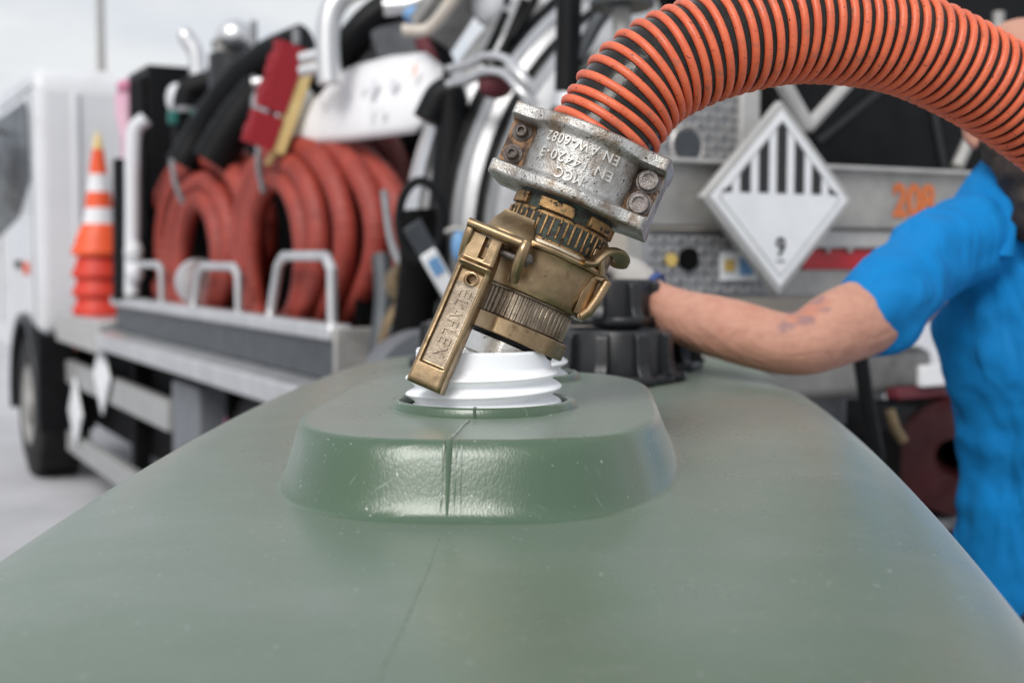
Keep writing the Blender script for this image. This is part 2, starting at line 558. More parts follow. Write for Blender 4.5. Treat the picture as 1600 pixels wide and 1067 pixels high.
def tank_material():
    """moulded polyethylene: leather grain, dust and scratches"""
    m = MATS['tank_green']
    n = m.node_tree
    b = n.nodes['Principled BSDF']
    t = n.nodes.new('ShaderNodeTexCoord')
    src = t.outputs['Object']
    # leather grain, stretched along the pull of the mould
    mp = n.nodes.new('ShaderNodeMapping')
    mp.inputs['Scale'].default_value = (1.0, 1.0, 0.45)
    n.links.new(src, mp.inputs['Vector'])
    vo = n.nodes.new('ShaderNodeTexVoronoi')
    vo.feature = 'DISTANCE_TO_EDGE'
    vo.inputs['Scale'].default_value = 330
    n.links.new(mp.outputs['Vector'], vo.inputs['Vector'])
    cl = n.nodes.new('ShaderNodeMapRange')
    cl.inputs['From Max'].default_value = 0.25
    n.links.new(vo.outputs['Distance'], cl.inputs['Value'])
    n1 = n.nodes.new('ShaderNodeTexNoise')
    n1.inputs['Scale'].default_value = 240
    n1.inputs['Detail'].default_value = 5
    n.links.new(mp.outputs['Vector'], n1.inputs['Vector'])
    n2 = n.nodes.new('ShaderNodeTexNoise')
    n2.inputs['Scale'].default_value = 9
    n2.inputs['Detail'].default_value = 2
    n.links.new(src, n2.inputs['Vector'])
    ad = n.nodes.new('ShaderNodeMath')
    ad.operation = 'MULTIPLY_ADD'
    n.links.new(cl.outputs['Result'], ad.inputs[0])
    ad.inputs[1].default_value = 0.35
    n.links.new(n1.outputs['Fac'], ad.inputs[2])
    ad2 = n.nodes.new('ShaderNodeMath')
    ad2.operation = 'MULTIPLY_ADD'
    n.links.new(n2.outputs['Fac'], ad2.inputs[0])
    ad2.inputs[1].default_value = 0.8
    n.links.new(ad.outputs['Value'], ad2.inputs[2])
    bp = n.nodes.new('ShaderNodeBump')
    bp.inputs['Strength'].default_value = 0.20
    bp.inputs['Distance'].default_value = 0.0007
    n.links.new(ad2.outputs['Value'], bp.inputs['Height'])
    n.links.new(bp.outputs['Normal'], b.inputs['Normal'])
    # scratches: two stretched noises, thresholded; and sparse dust specks
    col = b.inputs['Base Color'].links[0].from_socket

    def streak(rot, scl, th, wd, color, amount):
        nonlocal col
        mq = n.nodes.new('ShaderNodeMapping')
        mq.inputs['Rotation'].default_value = (0, 0, rot)
        mq.inputs['Scale'].default_value = scl
        n.links.new(src, mq.inputs['Vector'])
        nn = n.nodes.new('ShaderNodeTexNoise')
        nn.inputs['Scale'].default_value = 1.0
        nn.inputs['Detail'].default_value = 3
        n.links.new(mq.outputs['Vector'], nn.inputs['Vector'])
        mr = n.nodes.new('ShaderNodeMapRange')
        mr.inputs['From Min'].default_value = th
        mr.inputs['From Max'].default_value = th + wd
        mr.inputs['To Max'].default_value = amount
        n.links.new(nn.outputs['Fac'], mr.inputs['Value'])
        mm = n.nodes.new('ShaderNodeMixRGB')
        mm.inputs['Color2'].default_value = (*color, 1)
        n.links.new(mr.outputs['Result'], mm.inputs['Fac'])
        n.links.new(col, mm.inputs['Color1'])
        col = mm.outputs['Color']
    streak(0.5, (26, 520, 26), 0.69, 0.05, (0.30, 0.34, 0.31), 0.35)
    streak(-0.7, (20, 560, 20), 0.70, 0.05, (0.30, 0.34, 0.31), 0.3)
    streak(0.0, (230, 230, 230), 0.705, 0.03, (0.5, 0.52, 0.5), 0.7)
    streak(0.2, (7, 11, 7), 0.5, 0.3, (0.115, 0.145, 0.115), 0.4)
    n.links.new(col, b.inputs['Base Color'])


tank_material()


def soft_relief(name, scale, dist, stretch=(1, 1, 1), detail=2.0):
    '''wider bump under the fine one: cloth creases, muscle and pores'''
    n = MATS[name].node_tree
    b = n.nodes['Principled BSDF']
    t = n.nodes.new('ShaderNodeTexCoord')
    mp = n.nodes.new('ShaderNodeMapping')
    mp.inputs['Scale'].default_value = stretch
    x = n.nodes.new('ShaderNodeTexNoise')
    x.inputs['Scale'].default_value = scale
    x.inputs['Detail'].default_value = detail
    x.inputs['Distortion'].default_value = 0.8
    bp = n.nodes.new('ShaderNodeBump')
    bp.inputs['Strength'].default_value = 1.0
    bp.inputs['Distance'].default_value = dist
    n.links.new(t.outputs['Object'], mp.inputs['Vector'])
    n.links.new(mp.outputs['Vector'], x.inputs['Vector'])
    n.links.new(x.outputs['Fac'], bp.inputs['Height'])
    old = b.inputs['Normal'].links
    if old:
        n.links.new(old[0].from_socket, bp.inputs['Normal'])
    n.links.new(bp.outputs['Normal'], b.inputs['Normal'])


soft_relief('polo_blue', 11, 0.024, (1, 1, 0.4))
soft_relief('skin', 22, 0.006, (0.5, 1, 1))

# ------------------------------------------------------------------ ground, hills
g = MB()
g.add([(-1500, -1500, 0), (1500, -1500, 0), (1500, 1500, 0), (-1500, 1500, 0)], [(0, 1, 2, 3)])
tag(g.build('ground', 'ground', smooth=False), kind='structure')

hb = MB()
vs, fs = [], []
N = 160
for i in range(N + 1):
    a = R(-75) + R(150) * i / N
    d = 1350
    h = 150 + 60 * mnoise.noise(Vector((i * 0.07, 1.3, 0))) + 22 * mnoise.noise(Vector((i * 0.31, 4.3, 0)))
    for k, (dd, hh) in enumerate(((d - 260, -2), (d - 90, h * 0.6), (d, h), (d + 60, -2))):
        vs.append((math.sin(a) * dd, math.cos(a) * dd, hh))
for i in range(N):
    for k in range(3):
        fs.append((i * 4 + k, i * 4 + k + 1, i * 4 + k + 5, i * 4 + k + 4))
hb.add(vs, fs)
tag(hb.build('hills', 'hill'), kind='structure')

# ------------------------------------------------------------------ the green tank
TANK_C = Vector((0.020, 1.5494, 0.0))
TANK_YAW = -0.0708
TA, TB, TC = 0.4501, 1.3161, 0.4219               # half width, half length, depth of the upper half
TTOP = 1.2555
TZ = TTOP - TC
TLOW = TZ - 0.004
EX, EY, EZ, WK, WY, CROWN = 8.4957, 8.8249, 5.9944, 0.1479, 0.2769, 0.031
BOSS = (-0.021, -0.272, 0.181, 0.322, 1.2985)      # centre x, y, half width, half length, height of its top


def boss_v(x, y):
    """0 on the tank, 1 on the flat top of the filling boss"""
    bx, by, a, b, h = BOSS
    dx, dy = x - bx, y - by
    n = 2.9
    rho = (abs(dx / a) ** n + abs(dy / b) ** n) ** (1 / n)
    if rho < 1e-6:
        return 1.0
    if rho > 1.6:
        return 0.0
    d = math.hypot(dx, dy) * (1 - 1 / rho)          # distance outwards from the foot line
    t = -d / 0.019
    k = 0.085

    def soft(u):
        return k * math.log1p(math.exp(u / k)) if u / k < 40 else u
    return soft(t) - soft(t - 1.0)


def tank_F(x, y, w):
    v = y / TB
    return abs(x / (TA * (1 - WK * (v - WY) ** 2))) ** EX + abs(v) ** EY + abs(w) ** EZ


def tank_top(x, y):
    F = tank_F(x, y, 0)
    return TZ + TC * max(0.0, 1 - F) ** (1 / EZ) - CROWN * (y / TB - WY) ** 2


def surf(x, y):
    t = tank_top(x, y)
    return t + (BOSS[4] - t) * boss_v(x, y)


def tank_dir(u, v, w):
    lo_, hi_ = 0.2, 1.4
    for _ in range(20):
        k = 0.5 * (lo_ + hi_)
        if tank_F(k * u * TA, k * v * TB, k * w) > 1:
            hi_ = k
        else:
            lo_ = k
    return k


tank = thing('storage_tank', 'large dark green moulded plastic tank with raised filling boss in the foreground', 'tank',
             mtx=Matrix.Translation(TANK_C) @ Matrix.Rotation(TANK_YAW, 4, 'Z'))
mb = MB()
vs, fs = [], []
NX, NY = 340, 600
for j in range(NY + 1):
    for i in range(NX + 1):
        u, v = -1 + 2 * i / NX, -1 + 2 * j / NY
        kk = tank_dir(u, v, 1)
        x, y = u * TA * kk, v * TB * kk
        z = TZ + TC * kk - CROWN * (y / TB - WY) ** 2
        bv = boss_v(x, y) if abs(y - BOSS[1]) < 0.5 and abs(x) < 0.35 else 0
        vs.append((x, y, z + (BOSS[4] - z) * bv))
k = NX + 1
for j in range(NY):
    for i in range(NX):
        fs.append((j * k + i, j * k + i + 1, (j + 1) * k + i + 1, (j + 1) * k + i))
# sides: rings running down from the rim of the top grid
rim = [i for i in range(k)] + [j * k + NX for j in range(1, NY + 1)] + [NY * k + i for i in range(NX - 1, -1, -1)] + [j * k for j in range(NY - 1, 0, -1)]
L = len(rim)
rimuv = [(-1 + 2 * (i % k) / NX, -1 + 2 * (i // k) / NY) for i in rim]
prev = list(rim)
for s in range(1, 15):
    w_ = 1 - 2 * s / 14
    cur = []
    for (u, v) in rimuv:
        kk = tank_dir(u, v, w_)
        x, y = u * TA * kk, v * TB * kk
        z = TZ + w_ * kk * (TC if w_ > 0 else TLOW) - CROWN * (y / TB - WY) ** 2 * max(0.0, w_)
        cur.append(len(vs))
        vs.append((x, y, z))
    for a in range(L):
        b = (a + 1) % L
        fs.append((prev[b], prev[a], cur[a], cur[b]))
    prev = cur
cur = []
for a in range(L):
    x, y, z = vs[prev[a]]
    cur.append(len(vs))
    vs.append((x * 0.85, y * 0.92, 0.004))
for a in range(L):
    b = (a + 1) % L
    fs.append((prev[b], prev[a], cur[a], cur[b]))
fs.append(tuple(cur[a] for a in range(L)))
mb.add(vs, fs)
body = mb.build('body', 'tank_green', tank, angle=60)

# parting line of the mould: a thin irregular bead
SEAM_X = -0.026
FOOT = BOSS[1] - BOSS[3]
mb = MB()
path, rad = [], []
y = -1.26
while y < -0.455:
    near = y > FOOT - 0.03 and y < FOOT + 0.07
    wob = 0.0013 * mnoise.noise(Vector((y * 25, 0.5, 0))) + 0.0035 * mnoise.noise(Vector((y * 4, 2.5, 0)))
    x = SEAM_X + wob
    onboss = sstep(FOOT - 0.005, FOOT + 0.02, y)
    path.append((x, y, surf(x, y) - 0.0006))
    rad.append(0.0009 + 0.0017 * onboss + 0.0007 * mnoise.noise(Vector((y * 120, 8, 0))))
    y += 0.0016 if near else 0.006
mb.tube(path, rad, 8, ref=(1, 0, 0))
mb.build('seam', 'tank_green', body)
# short flash lines beside it on the front of the boss
for (dx_, ya, yb, sd_) in ((0.0085, -0.004, 0.030, 5.5), (-0.0055, 0.002, 0.024, 9.5), (0.0040, 0.000, 0.034, 2.5)):
    mb = MB()
    path, rad = [], []
    y = FOOT + ya
    while y < FOOT + yb:
        x = SEAM_X + dx_ + 0.0022 * mnoise.noise(Vector((y * 90, sd_, 0)))
        path.append((x, y, surf(x, y) - 0.0005))
        rad.append(0.0008 + 0.0006 * mnoise.noise(Vector((y * 190, sd_, 0))))
        y += 0.0012
    mb.tube(path, rad, 6, ref=(1, 0, 0))
    mb.build('seam', 'tank_green', body)

NECKS = [(-0.0215, -0.356), (-0.0235, -0.078)]


def neck_profile():
    """white screw neck with helical thread, as a grid over (angle, height)"""
    H0, H1 = -0.015, 0.0555
    na, nz_ = 120, 110
    vs, fs = [], []
    for j in range(nz_ + 1):
        z = H0 + (H1 - H0) * j / nz_
        for i in range(na):
            a = 2 * PI * i / na
            ph = (z / 0.0150 - a / (2 * PI) + 0.15) % 1.0
            tri = 0.5 + 0.5 * math.cos(2 * PI * (ph - 0.5))
            thr = (tri ** 1.0) * 0.0088
            fade = sstep(-0.006, 0.002, z) * (1 - sstep(0.030, 0.0395, z))
            r = 0.0645 + thr * fade
            r -= 0.0012 * sstep(0.034, 0.040, z)
            if z > H1 - 0.0015:
                r -= 0.0008
            vs.append((r * math.cos(a), r * math.sin(a), z))
    for j in range(nz_):
        for i in range(na):
            l = (i + 1) % na
            fs.append((j * na + i, j * na + l, (j + 1) * na + l, (j + 1) * na + i))
    # inner wall
    o = len(vs)
    zs = [H1, H1 - 0.002, 0.0, H0]
    for jj, z in enumerate(zs):
        for i in range(na):
            a = 2 * PI * i / na
            r = 0.0582 if jj else 0.0590
            vs.append((r * math.cos(a), r * math.sin(a), z))
    top = nz_ * na
    for i in range(na):
        l = (i + 1) % na
        fs.append((top + i, top + l, o + l, o + i))
        for jj in range(3):
            fs.append((o + jj * na + i, o + jj * na + l, o + (jj + 1) * na + l, o + (jj + 1) * na + i))
        fs.append((o + 3 * na + i, o + 3 * na + l, l, i))
    return vs, fs


nv, nf = neck_profile()
neck_me = None
for (nx_, ny_) in NECKS:
    zt = surf(nx_, ny_)
    ring = MB().lathe([(0.0790, -0.006), (0.0790, 0.0070), (0.0800, 0.0085), (0.0842, 0.0085), (0.0858, 0.0070), (0.0866, 0.0012), (0.0890, -0.0003), (0.094, -0.004), (0.094, -0.006)], 96,
                      Matrix.Translation((nx_, ny_, zt)), closed=True)
    ro = ring.build('collar', 'tank_green', tank, angle=50)
    # black ring paints the shade in the gap between collar and neck
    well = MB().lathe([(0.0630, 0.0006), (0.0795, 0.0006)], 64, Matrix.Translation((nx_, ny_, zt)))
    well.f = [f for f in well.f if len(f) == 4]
    well.build('collar_gap_shade', 'black_matte', tank)
    m = MB().add([Vector(v) + Vector((nx_, ny_, zt)) for v in nv], nf)
    m.build('screw_neck', 'neck_white', tank, angle=50)
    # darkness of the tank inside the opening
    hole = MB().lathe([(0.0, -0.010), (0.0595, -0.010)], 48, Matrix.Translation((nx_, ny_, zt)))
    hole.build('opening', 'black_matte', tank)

# small upstand of the seam on the collar
sx, sy = NECKS[0]
zt = surf(sx, sy)
MB().box(sx - 0.0012, sx + 0.0012, sy - 0.0880, sy - 0.0785, zt - 0.002, zt + 0.0098).build('seam', 'tank_green', tank, bevel=0.0006)

# ------------------------------------------------------------------ hose with clamp and brass coupling
PXM = 0.000575
AXC = P(910, 270, 1.197)
CSC = 1.04
tilt, lean = R(23.0), R(0.5)
right = Vector((1, 0, 0))
ax_img = right * math.sin(tilt) + UPV * math.cos(tilt)
A = (ax_img * math.cos(lean) + FWD * math.sin(lean)).normalized()
Xl = (right * math.cos(tilt) - UPV * math.sin(tilt)).normalized()
Xl = (Xl - A * Xl.dot(A)).normalized()
Yl = A.cross(Xl).normalized()
CM = Matrix(((Xl.x, Yl.x, A.x, AXC.x), (Xl.y, Yl.y, A.y, AXC.y), (Xl.z, Yl.z, A.z, AXC.z), (0, 0, 0, 1))) @ Matrix.Scale(CSC, 4)
hose = thing('suction_hose', 'orange spiral suction hose with cast clamp and brass lever coupling plugged into the tank', 'hose', mtx=CM)
CI = CM.inverted()

# --- hose wall and spiral cord
cpts = [tuple(AXC - A * 0.010), tuple(AXC + A * 0.016 + Xl * 0.0005)]
for (px, py, d) in [(952, 198, 1.199), (980, 155, 1.201), (1019, 117, 1.206), (1072, 89, 1.213), (1140, 65, 1.222), (1250, 47, 1.243), (1390, 62, 1.276), (1500, 106, 1.306),
                    (1600, 168, 1.335), (1700, 250, 1.36), (1820, 400, 1.385)]:
    cpts.append(tuple(P(px, py, d)))
cpts += [(0.86, 1.42, 1.18), (0.99, 1.50, 0.72), (1.10, 1.62, 0.28), (1.32, 1.80, 0.07), (1.75, 2.05, 0.052), (2.3, 2.4, 0.052), (2.8, 3.1, 0.052)]
cl_ = even(spline(cpts, 24), 0.004)
loc = [CI @ p for p in cl_]
HR = 0.0458
hw = MB().tube(loc, HR, 40, cap=False, ref=(0, -1, 0)).build('hose_wall', 'hose_black', hose, angle=80)
# spiral
tang, nrm_l = [], []
m_ = len(loc)
nrm = Vector((0, -1, 0))
hel = []
pitch = 0.0127
per = 0.004 / CSC / pitch * 2 * PI
frames = []
for i in range(m_):
    t = (loc[min(i + 1, m_ - 1)] - loc[max(i - 1, 0)]).normalized()
    nrm = (nrm - t * nrm.dot(t)).normalized()
    frames.append((loc[i], t, nrm.copy(), t.cross(nrm)))
sub = 12
end_i = min(m_ - 1, 560)
for i in range(10, end_i):
    for q in range(sub):
        f = q / sub
        p0, t0, n0, b0 = frames[i]
        p1, t1, n1, b1 = frames[i + 1]
        a = -(i + f) * per + 1.0 + 0.55 * mnoise.noise(Vector(((i + f) * 0.045, 0.4, 0)))
        c = p0.lerp(p1, f)
        nn = n0.lerp(n1, f)
        bb = b0.lerp(b1, f)
        hel.append((c, nn * math.cos(a) + bb * math.sin(a), t0.lerp(t1, f)))
vs, fs = [], []
CN = 9
for (c, e, t) in hel:
    e = e.normalized()
    t = t.normalized()
    for kx in range(CN):
        al = 2 * PI * kx / CN
        vs.append(c + e * (HR + 0.0006 + 0.0037 * math.cos(al)) + t * (0.0040 * math.sin(al)))
for i in range(len(hel) - 1):
    for kx in range(CN):
        l = (kx + 1) % CN
        fs.append((i * CN + kx, i * CN + l, (i + 1) * CN + l, (i + 1) * CN + kx))
MB().add(vs, fs).build('spiral', 'hose_orange', hw, angle=80)

# --- clamp shells (rotated a little about the axis so that the right side shows)
RC = Matrix.Rotation(R(-10), 4, 'Z')


def rotz(mb_, m):
    mb_.v = [tuple(m @ Vector(v)) for v in mb_.v]
    return mb_


CW, CH = 0.0735, 0.0340


def clamp_depth(x, z):
    ax_ = abs(x)
    rimd = max(math.sqrt(max(0, 0.0570 ** 2 - x * x)), 0.0)
    corner = 0.0435 - 0.007 * sstep(0.03, 0.0735, ax_)
    rimd = (rimd ** 6 + corner ** 6) ** (1 / 6)
    bodyd = math.sqrt(max(0, 0.0538 ** 2 - x * x))
    pocket = 0.0195
    bodyd = (bodyd ** 8 + pocket ** 8) ** (1 / 8)
    mid = 1 - sstep(0.030, 0.052, ax_)
    edge = abs(z) - (0.0186 - 0.0004 * mid)
    m = sstep(-0.001, 0.0040 + 0.004 * mid, edge)
    d = bodyd * (1 - m) + rimd * m
    # rounded outer edges of the rims
    ez = CH - abs(z)
    if ez < 0.004:
        d -= 0.004 * (1 - math.sqrt(max(0, 1 - (1 - ez / 0.004) ** 2)))
    ex = CW - ax_
    if ex < 0.0035:
        d -= 0.0035 * (1 - math.sqrt(max(0, 1 - (1 - ex / 0.0035) ** 2)))
    d += 0.00025 * mnoise.noise(Vector((x * 260, z * 260, 3))) + 0.0005 * mnoise.noise(Vector((x * 60, z * 60, 7)))
    return d


shell = MB().relief(-CW, CW, 150, -CH, CH, 70, lambda x, z: -clamp_depth(x, z), -0.0008)
front = rotz(shell, RC).build('clamp_half', 'cast_alu', hose, angle=50)
shell = MB().relief(-CW, CW, 60, -CH, CH, 30, lambda x, z: -clamp_depth(x, z), -0.0008)
shell = rotz(shell, RC @ Matrix.Rotation(PI, 4, 'Z'))
back = shell.build('clamp_half', 'cast_alu', hose, angle=50)
# rust and grime lying on the pocket floors
for s in (-1, 1):
    x0, x1 = (0.0485, 0.0720)
    def fl(x, z, s=s):
        return -(clamp_depth(x, z) + 0.0006)
    a, b = (x0, x1) if s > 0 else (-x1, -x0)
    gr = MB().relief(a, b, 20, -0.0195, 0.0195, 30, fl, -0.0175)
    rotz(gr, RC).build('grime', 'rusty_pocket', front)
# bolts
for (bx, bz, kind) in ((-0.0610, 0.0110, 0), (-0.0610, -0.0105, 0), (0.0610, 0.0108, 1), (0.0610, -0.0108, 1)):
    M = RC @ Matrix.Translation((bx, -0.0200, bz)) @ Matrix.Rotation(R(90), 4, 'X')
    bo = MB()
    if kind == 0:
        bo.lathe([(0.0088, 0), (0.0088, 0.0014), (0.0055, 0.0016), (0.0055, 0.0070), (0.0046, 0.0078), (0.0030, 0.0078), (0.0030, 0.0050), (0, 0.0050)], 20, M)
        bo.build('bolt', 'bolt_dark', front)
    else:
        bo.lathe([(0.0110, 0), (0.0110, 0.0016), (0.0094, 0.0018), (0.0094, 0.0068), (0.0084, 0.0078), (0.0056, 0.0078), (0.0056, 0.0062), (0.0, 0.0060)], 26, M)
        b_ = bo.build('bolt', 'bolt_steel', front)
# raised lettering, cast upside down
for (s, size, zc) in (('EN AW-6082', 0.0128, 0.0135), ('EN 14420-3', 0.0128, -0.0015), ('MCC', 0.0132, -0.0150)):
    vs, fs = text_shape(s, size, 0.5, spacing=1.14)
    xmin = min(v.x for v in vs)
    xmax = max(v.x for v in vs)
    want = 0.0665 if len(s) > 4 else 0.0235
    k_ = want / (xmax - xmin)
    nvs = []
    for v in vs:
        arc = -v.x * k_ * 1.04
        th = arc / 0.0538
        r_ = 0.0538 + (0.0020 if v.z > 0 else -0.001)
        nvs.append(RC @ Vector((r_ * math.sin(th), -r_ * math.cos(th), zc - v.y * 1.0)))
    MB().add(nvs, fs).build('lettering', 'alu_letters', front, smooth=False)
# clamp inner sleeve under hose
MB().lathe([(0.043, 0.03), (0.0512, 0.03), (0.0512, 0.0338), (0.043, 0.0338)], 48, closed=True).build('clamp_lip', 'cast_alu', hose)

# --- segmented brass nut under the clamp
nut = MB().lathe([(0.030, -0.0325), (0.0435, -0.0325), (0.0435, -0.0485), (0.030, -0.0485)], 48, closed=True).build('nut', 'patina_dark', hose)
for q in range(6):
    a0 = 2 * PI * q / 6 + 0.34
    pts = []
    for t in np.linspace(-0.36, 0.36, 7):
        pts.append((0.0478 * math.cos(a0 + t), 0.0478 * math.sin(a0 + t)))
    for t in np.linspace(0.36, -0.36, 7):
        pts.append((0.0425 * math.cos(a0 + t), 0.0425 * math.sin(a0 + t)))
    MB().prism(pts, -0.0475, -0.0375).build('nut_segment', 'brass_patina', nut, bevel=0.0008)
# knurled patinated ring
kn = MB()
prof = [(0.040, -0.0485), (0.0450, -0.0487), (0.0462, -0.0500), (0.0462, -0.0735), (0.040, -0.0735)]
kn.lathe(prof, 60, closed=True)
kr = kn.build('knurled_ring', 'brass_patina', hose)
kn = MB()
for q in range(44):
    a = 2 * PI * q / 44 + random.uniform(-0.01, 0.01)
    M = Matrix.Rotation(a, 4, 'Z')
    kn.box(0.0450, 0.0478, -0.0010, 0.0010, -0.0710 + random.uniform(0, 0.002), -0.0515, M)
kn.build('knurl', 'brass_patina', kr, bevel=0.0005, seg=1)
MB().lathe([(0.0440, -0.052), (0.0468, -0.052), (0.0468, -0.0715), (0.044, -0.0715)], 60, closed=True).build('grime', 'patina_dark', kr)
# cream coloured washer face
MB().lathe([(0.040, -0.0735), (0.0475, -0.0735), (0.0500, -0.0745), (0.0508, -0.0770), (0.040, -0.0772)], 60, closed=True).build('washer', 'cream_washer', hose)

# --- brass lever housing
tl = Matrix.Rotation(R(7.0), 4, 'Y')
hb = MB().lathe([(0.040, -0.0772), (0.0555, -0.0772), (0.0585, -0.0785), (0.0592, -0.0805), (0.0585, -0.0825), (0.0548, -0.0838), (0.0538, -0.0860),
                 (0.0532, -0.0930), (0.0520, -0.1080), (0.0505, -0.1160), (0.0500, -0.1195), (0.0488, -0.1218), (0.0462, -0.1228), (0.040, -0.1228)], 72, closed=True)
housing = hb.build('lever_housing', 'brass', hose, jitter=(0.0006, 60))
# framed cam window on the right flank
rw = MB()
for (x0, x1, z0, z1) in ((0.0440, 0.0580, -0.0860, -0.0815), (0.0440, 0.0530, -0.1235, -0.1185)):
    rw.box(x0, x1, -0.030, 0.020, z0, z1)
rw.tube([(0.0575, -0.029, -0.083), (0.0555, -0.0295, -0.100), (0.0530, -0.029, -0.113), (0.0480, -0.027, -0.1215)], 0.0044, 12)
rw.prism([(0.040, -0.034), (0.0515, -0.026), (0.0535, -0.010), (0.0520, 0.012), (0.040, 0.014)], -0.1205, -0.0840)
rw.build('cam_frame', 'brass', housing, bevel=0.0014)
# ear of the far lever, a hooked strap above the lip on the right
ear = MB()
ep = spline([(0.030, -0.047, -0.0785), (0.038, -0.0440, -0.0755), (0.0430, -0.0400, -0.0655), (0.0490, -0.0340, -0.0590), (0.0570, -0.0230, -0.0575), (0.0620, -0.0100, -0.0600), (0.0625, 0.0, -0.0640)], 8)
ear.tube([tuple(p) for p in ep], 0.0034, 12, flat=(1.1, 2.5))
ear.tube([tuple(p) for p in spline([(0.044, -0.036, -0.064), (0.046, -0.034, -0.072), (0.050, -0.030, -0.080)], 6)], [0.0035] * 13, 8)
ear.build('ear', 'brass', housing)
MB().prism([(0.036, -0.040), (0.052, -0.026), (0.055, -0.008), (0.040, -0.008)], -0.0785, -0.0610).build('cam', 'brass_dull', housing, bevel=0.002)

# --- hinge of the near lever
RL = Matrix.Rotation(R(-9), 4, 'Z')


def lv(mb_):
    # kept to the sizes read off the photo although they stand nearer than the axis
    mb_.v = [(0.001 + (v[0] - 0.001) * 0.94, v[1], -0.164 + (v[2] + 0.164) * 0.94) for v in mb_.v]
    return rotz(mb_, RL)


bump_ = MB()
def bump_f(x, z):
    u = (x + 0.030) / 0.026
    t = (z + 0.080) / 0.027
    e = max(0.0, 1 - abs(u) ** 2.6) ** 0.55
    hgt = 0.042 + 0.030 * e * (1 - sstep(0.1, 1.0, t) * 0.75)
    return -hgt
bump_.relief(-0.056, -0.004, 34, -0.082, -0.0545, 20, bump_f, -0.030,
             outline=lambda x, z: (-0.030 + (x + 0.030) * (1 - 0.42 * sstep(-0.080, -0.054, z)), z))
lv(bump_).build('hinge_hood', 'brass', housing, angle=60)
br = MB()
# U-shaped bracket: top plate and two cheeks
br.box(-0.0645, -0.0040, -0.0810, -0.0420, -0.0850, -0.0780)
def cheek(x0, x1):
    pts = [(-0.0800, -0.0800), (-0.0820, -0.0870), (-0.0800, -0.0960), (-0.0740, -0.1060), (-0.0690, -0.1135), (-0.0640, -0.1140), (-0.0560, -0.1080), (-0.0440, -0.1000), (-0.0420, -0.0800)]
    M = Matrix(((0, 0, 1, 0), (1, 0, 0, 0), (0, 1, 0, 0), (0, 0, 0, 1)))
    br.prism(pts, x0, x1, M)
cheek(-0.0130, -0.0040)
cheek(-0.0645, -0.0570)
lv(br).build('hinge_bracket', 'brass', housing, bevel=0.0020, seg=3)
# raised rolled edges on the right cheek, like the photo's curled flange
re = MB()
re.tube([tuple(p) for p in spline([(-0.0080, -0.0812, -0.0795), (-0.0076, -0.0835, -0.0870), (-0.0076, -0.0815, -0.0965), (-0.0078, -0.0755, -0.1065), (-0.0080, -0.0690, -0.1140)], 8)], 0.0054, 12)
re.tube([(-0.0640, -0.0812, -0.0815), (-0.0060, -0.0812, -0.0815)], 0.0044, 12)
lv(re).build('bracket_edge', 'brass', housing)
pin = MB()
M = Matrix.Translation((-0.0045, -0.0655, -0.0940)) @ Matrix.Rotation(R(90), 4, 'Y')
pin.ball((0, 0, 0), 0.0052, 0.0052, 0.0034, mtx=M)
pin.lathe([(0.004, -0.058), (0.004, 0.0)], 14, M)
M2 = Matrix.Translation((-0.0030, -0.0745, -0.0920))
pin.ball((0, 0, 0), 0.0056, 0.0042, 0.0056, mtx=M2)
lv(pin).build('rivet', 'bolt_steel', housing)

# --- near lever
LX = -0.0440


def lever_f(x, z):
    u = x - LX
    top, bot = -0.0905, -0.2340
    d = 0.0785 - 0.010 * sstep(-0.12, -0.234, z) * 0.0
    d += 0.004 * sstep(-0.15, -0.23, z)
    hw_ = 0.0170
    e = hw_ - abs(u)
    rnd = 0.0048
    if e < rnd:
        d -= rnd * (1 - math.sqrt(max(0, 1 - (1 - e / rnd) ** 2)))
    eb = z - bot
    if eb < 0.006:
        d -= 0.006 * (1 - math.sqrt(max(0, 1 - (1 - eb / 0.006) ** 2)))
    # recessed panel
    inx = sstep(0.0122, 0.0106, abs(u - 0.0004))
    inz = sstep(-0.2135, -0.2115, z) * sstep(-0.1185, -0.1215, z)
    d -= 0.0040 * inx * inz
    # cross ridge and flatter head above it
    rg = math.exp(-((z + 0.1150) / 0.0024) ** 2)
    d += 0.0030 * rg
    d -= 0.0015 * sstep(-0.1125, -0.1105, z)
    # slot in the head
    sl_ = sstep(0.0030, 0.0018, abs(u - 0.002)) * sstep(-0.1080, -0.1060, z)
    d -= 0.008 * sl_
    # hole
    hr = math.hypot(u - 0.0015, z + 0.1278)
    d -= 0.008 * sstep(0.0042, 0.0034, hr)
    d += 0.0010 * math.exp(-((hr - 0.0054) / 0.0011) ** 2)
    d += 0.0001 * mnoise.noise(Vector((x * 150, z * 150, 1)))
    return -d


def lever_outline(x, z):
    s = 1.0 - 0.10 * sstep(-0.12, -0.09, z) + 0.0 * z
    zz = z
    return LX + (x - LX) * s, zz


lev = MB().relief(LX - 0.0170, LX + 0.0170, 60, -0.2340, -0.0870, 220, lever_f, -0.0600, outline=lever_outline)
lever = lv(lev).build('lever', 'brass', hose, angle=55)
vs, fs = text_shape('ELAFLEX', 0.0135, 0.5, spacing=1.15)
xmin = min(v.x for v in vs)
xmax = max(v.x for v in vs)
k_ = 0.0640 / (xmax - xmin)
nvs = []
for v in vs:
    zz = -0.1705 - v.x * k_
    xx = LX + 0.0004 + v.y * 1.22
    yy = lever_f(LX, zz) - (0.0015 if v.z > 0 else -0.001)
    nvs.append(Vector((xx, yy, zz)))
lv(MB().add(nvs, fs)).build('lettering', 'brass_grey', lever, smooth=False)
lv(MB().relief(LX - 0.0104, LX + 0.0112, 24, -0.2105, -0.1330, 60, lambda x, z: lever_f(x, z) - 0.0004, -0.066)).build('lever_panel', 'brass_grey', lever)

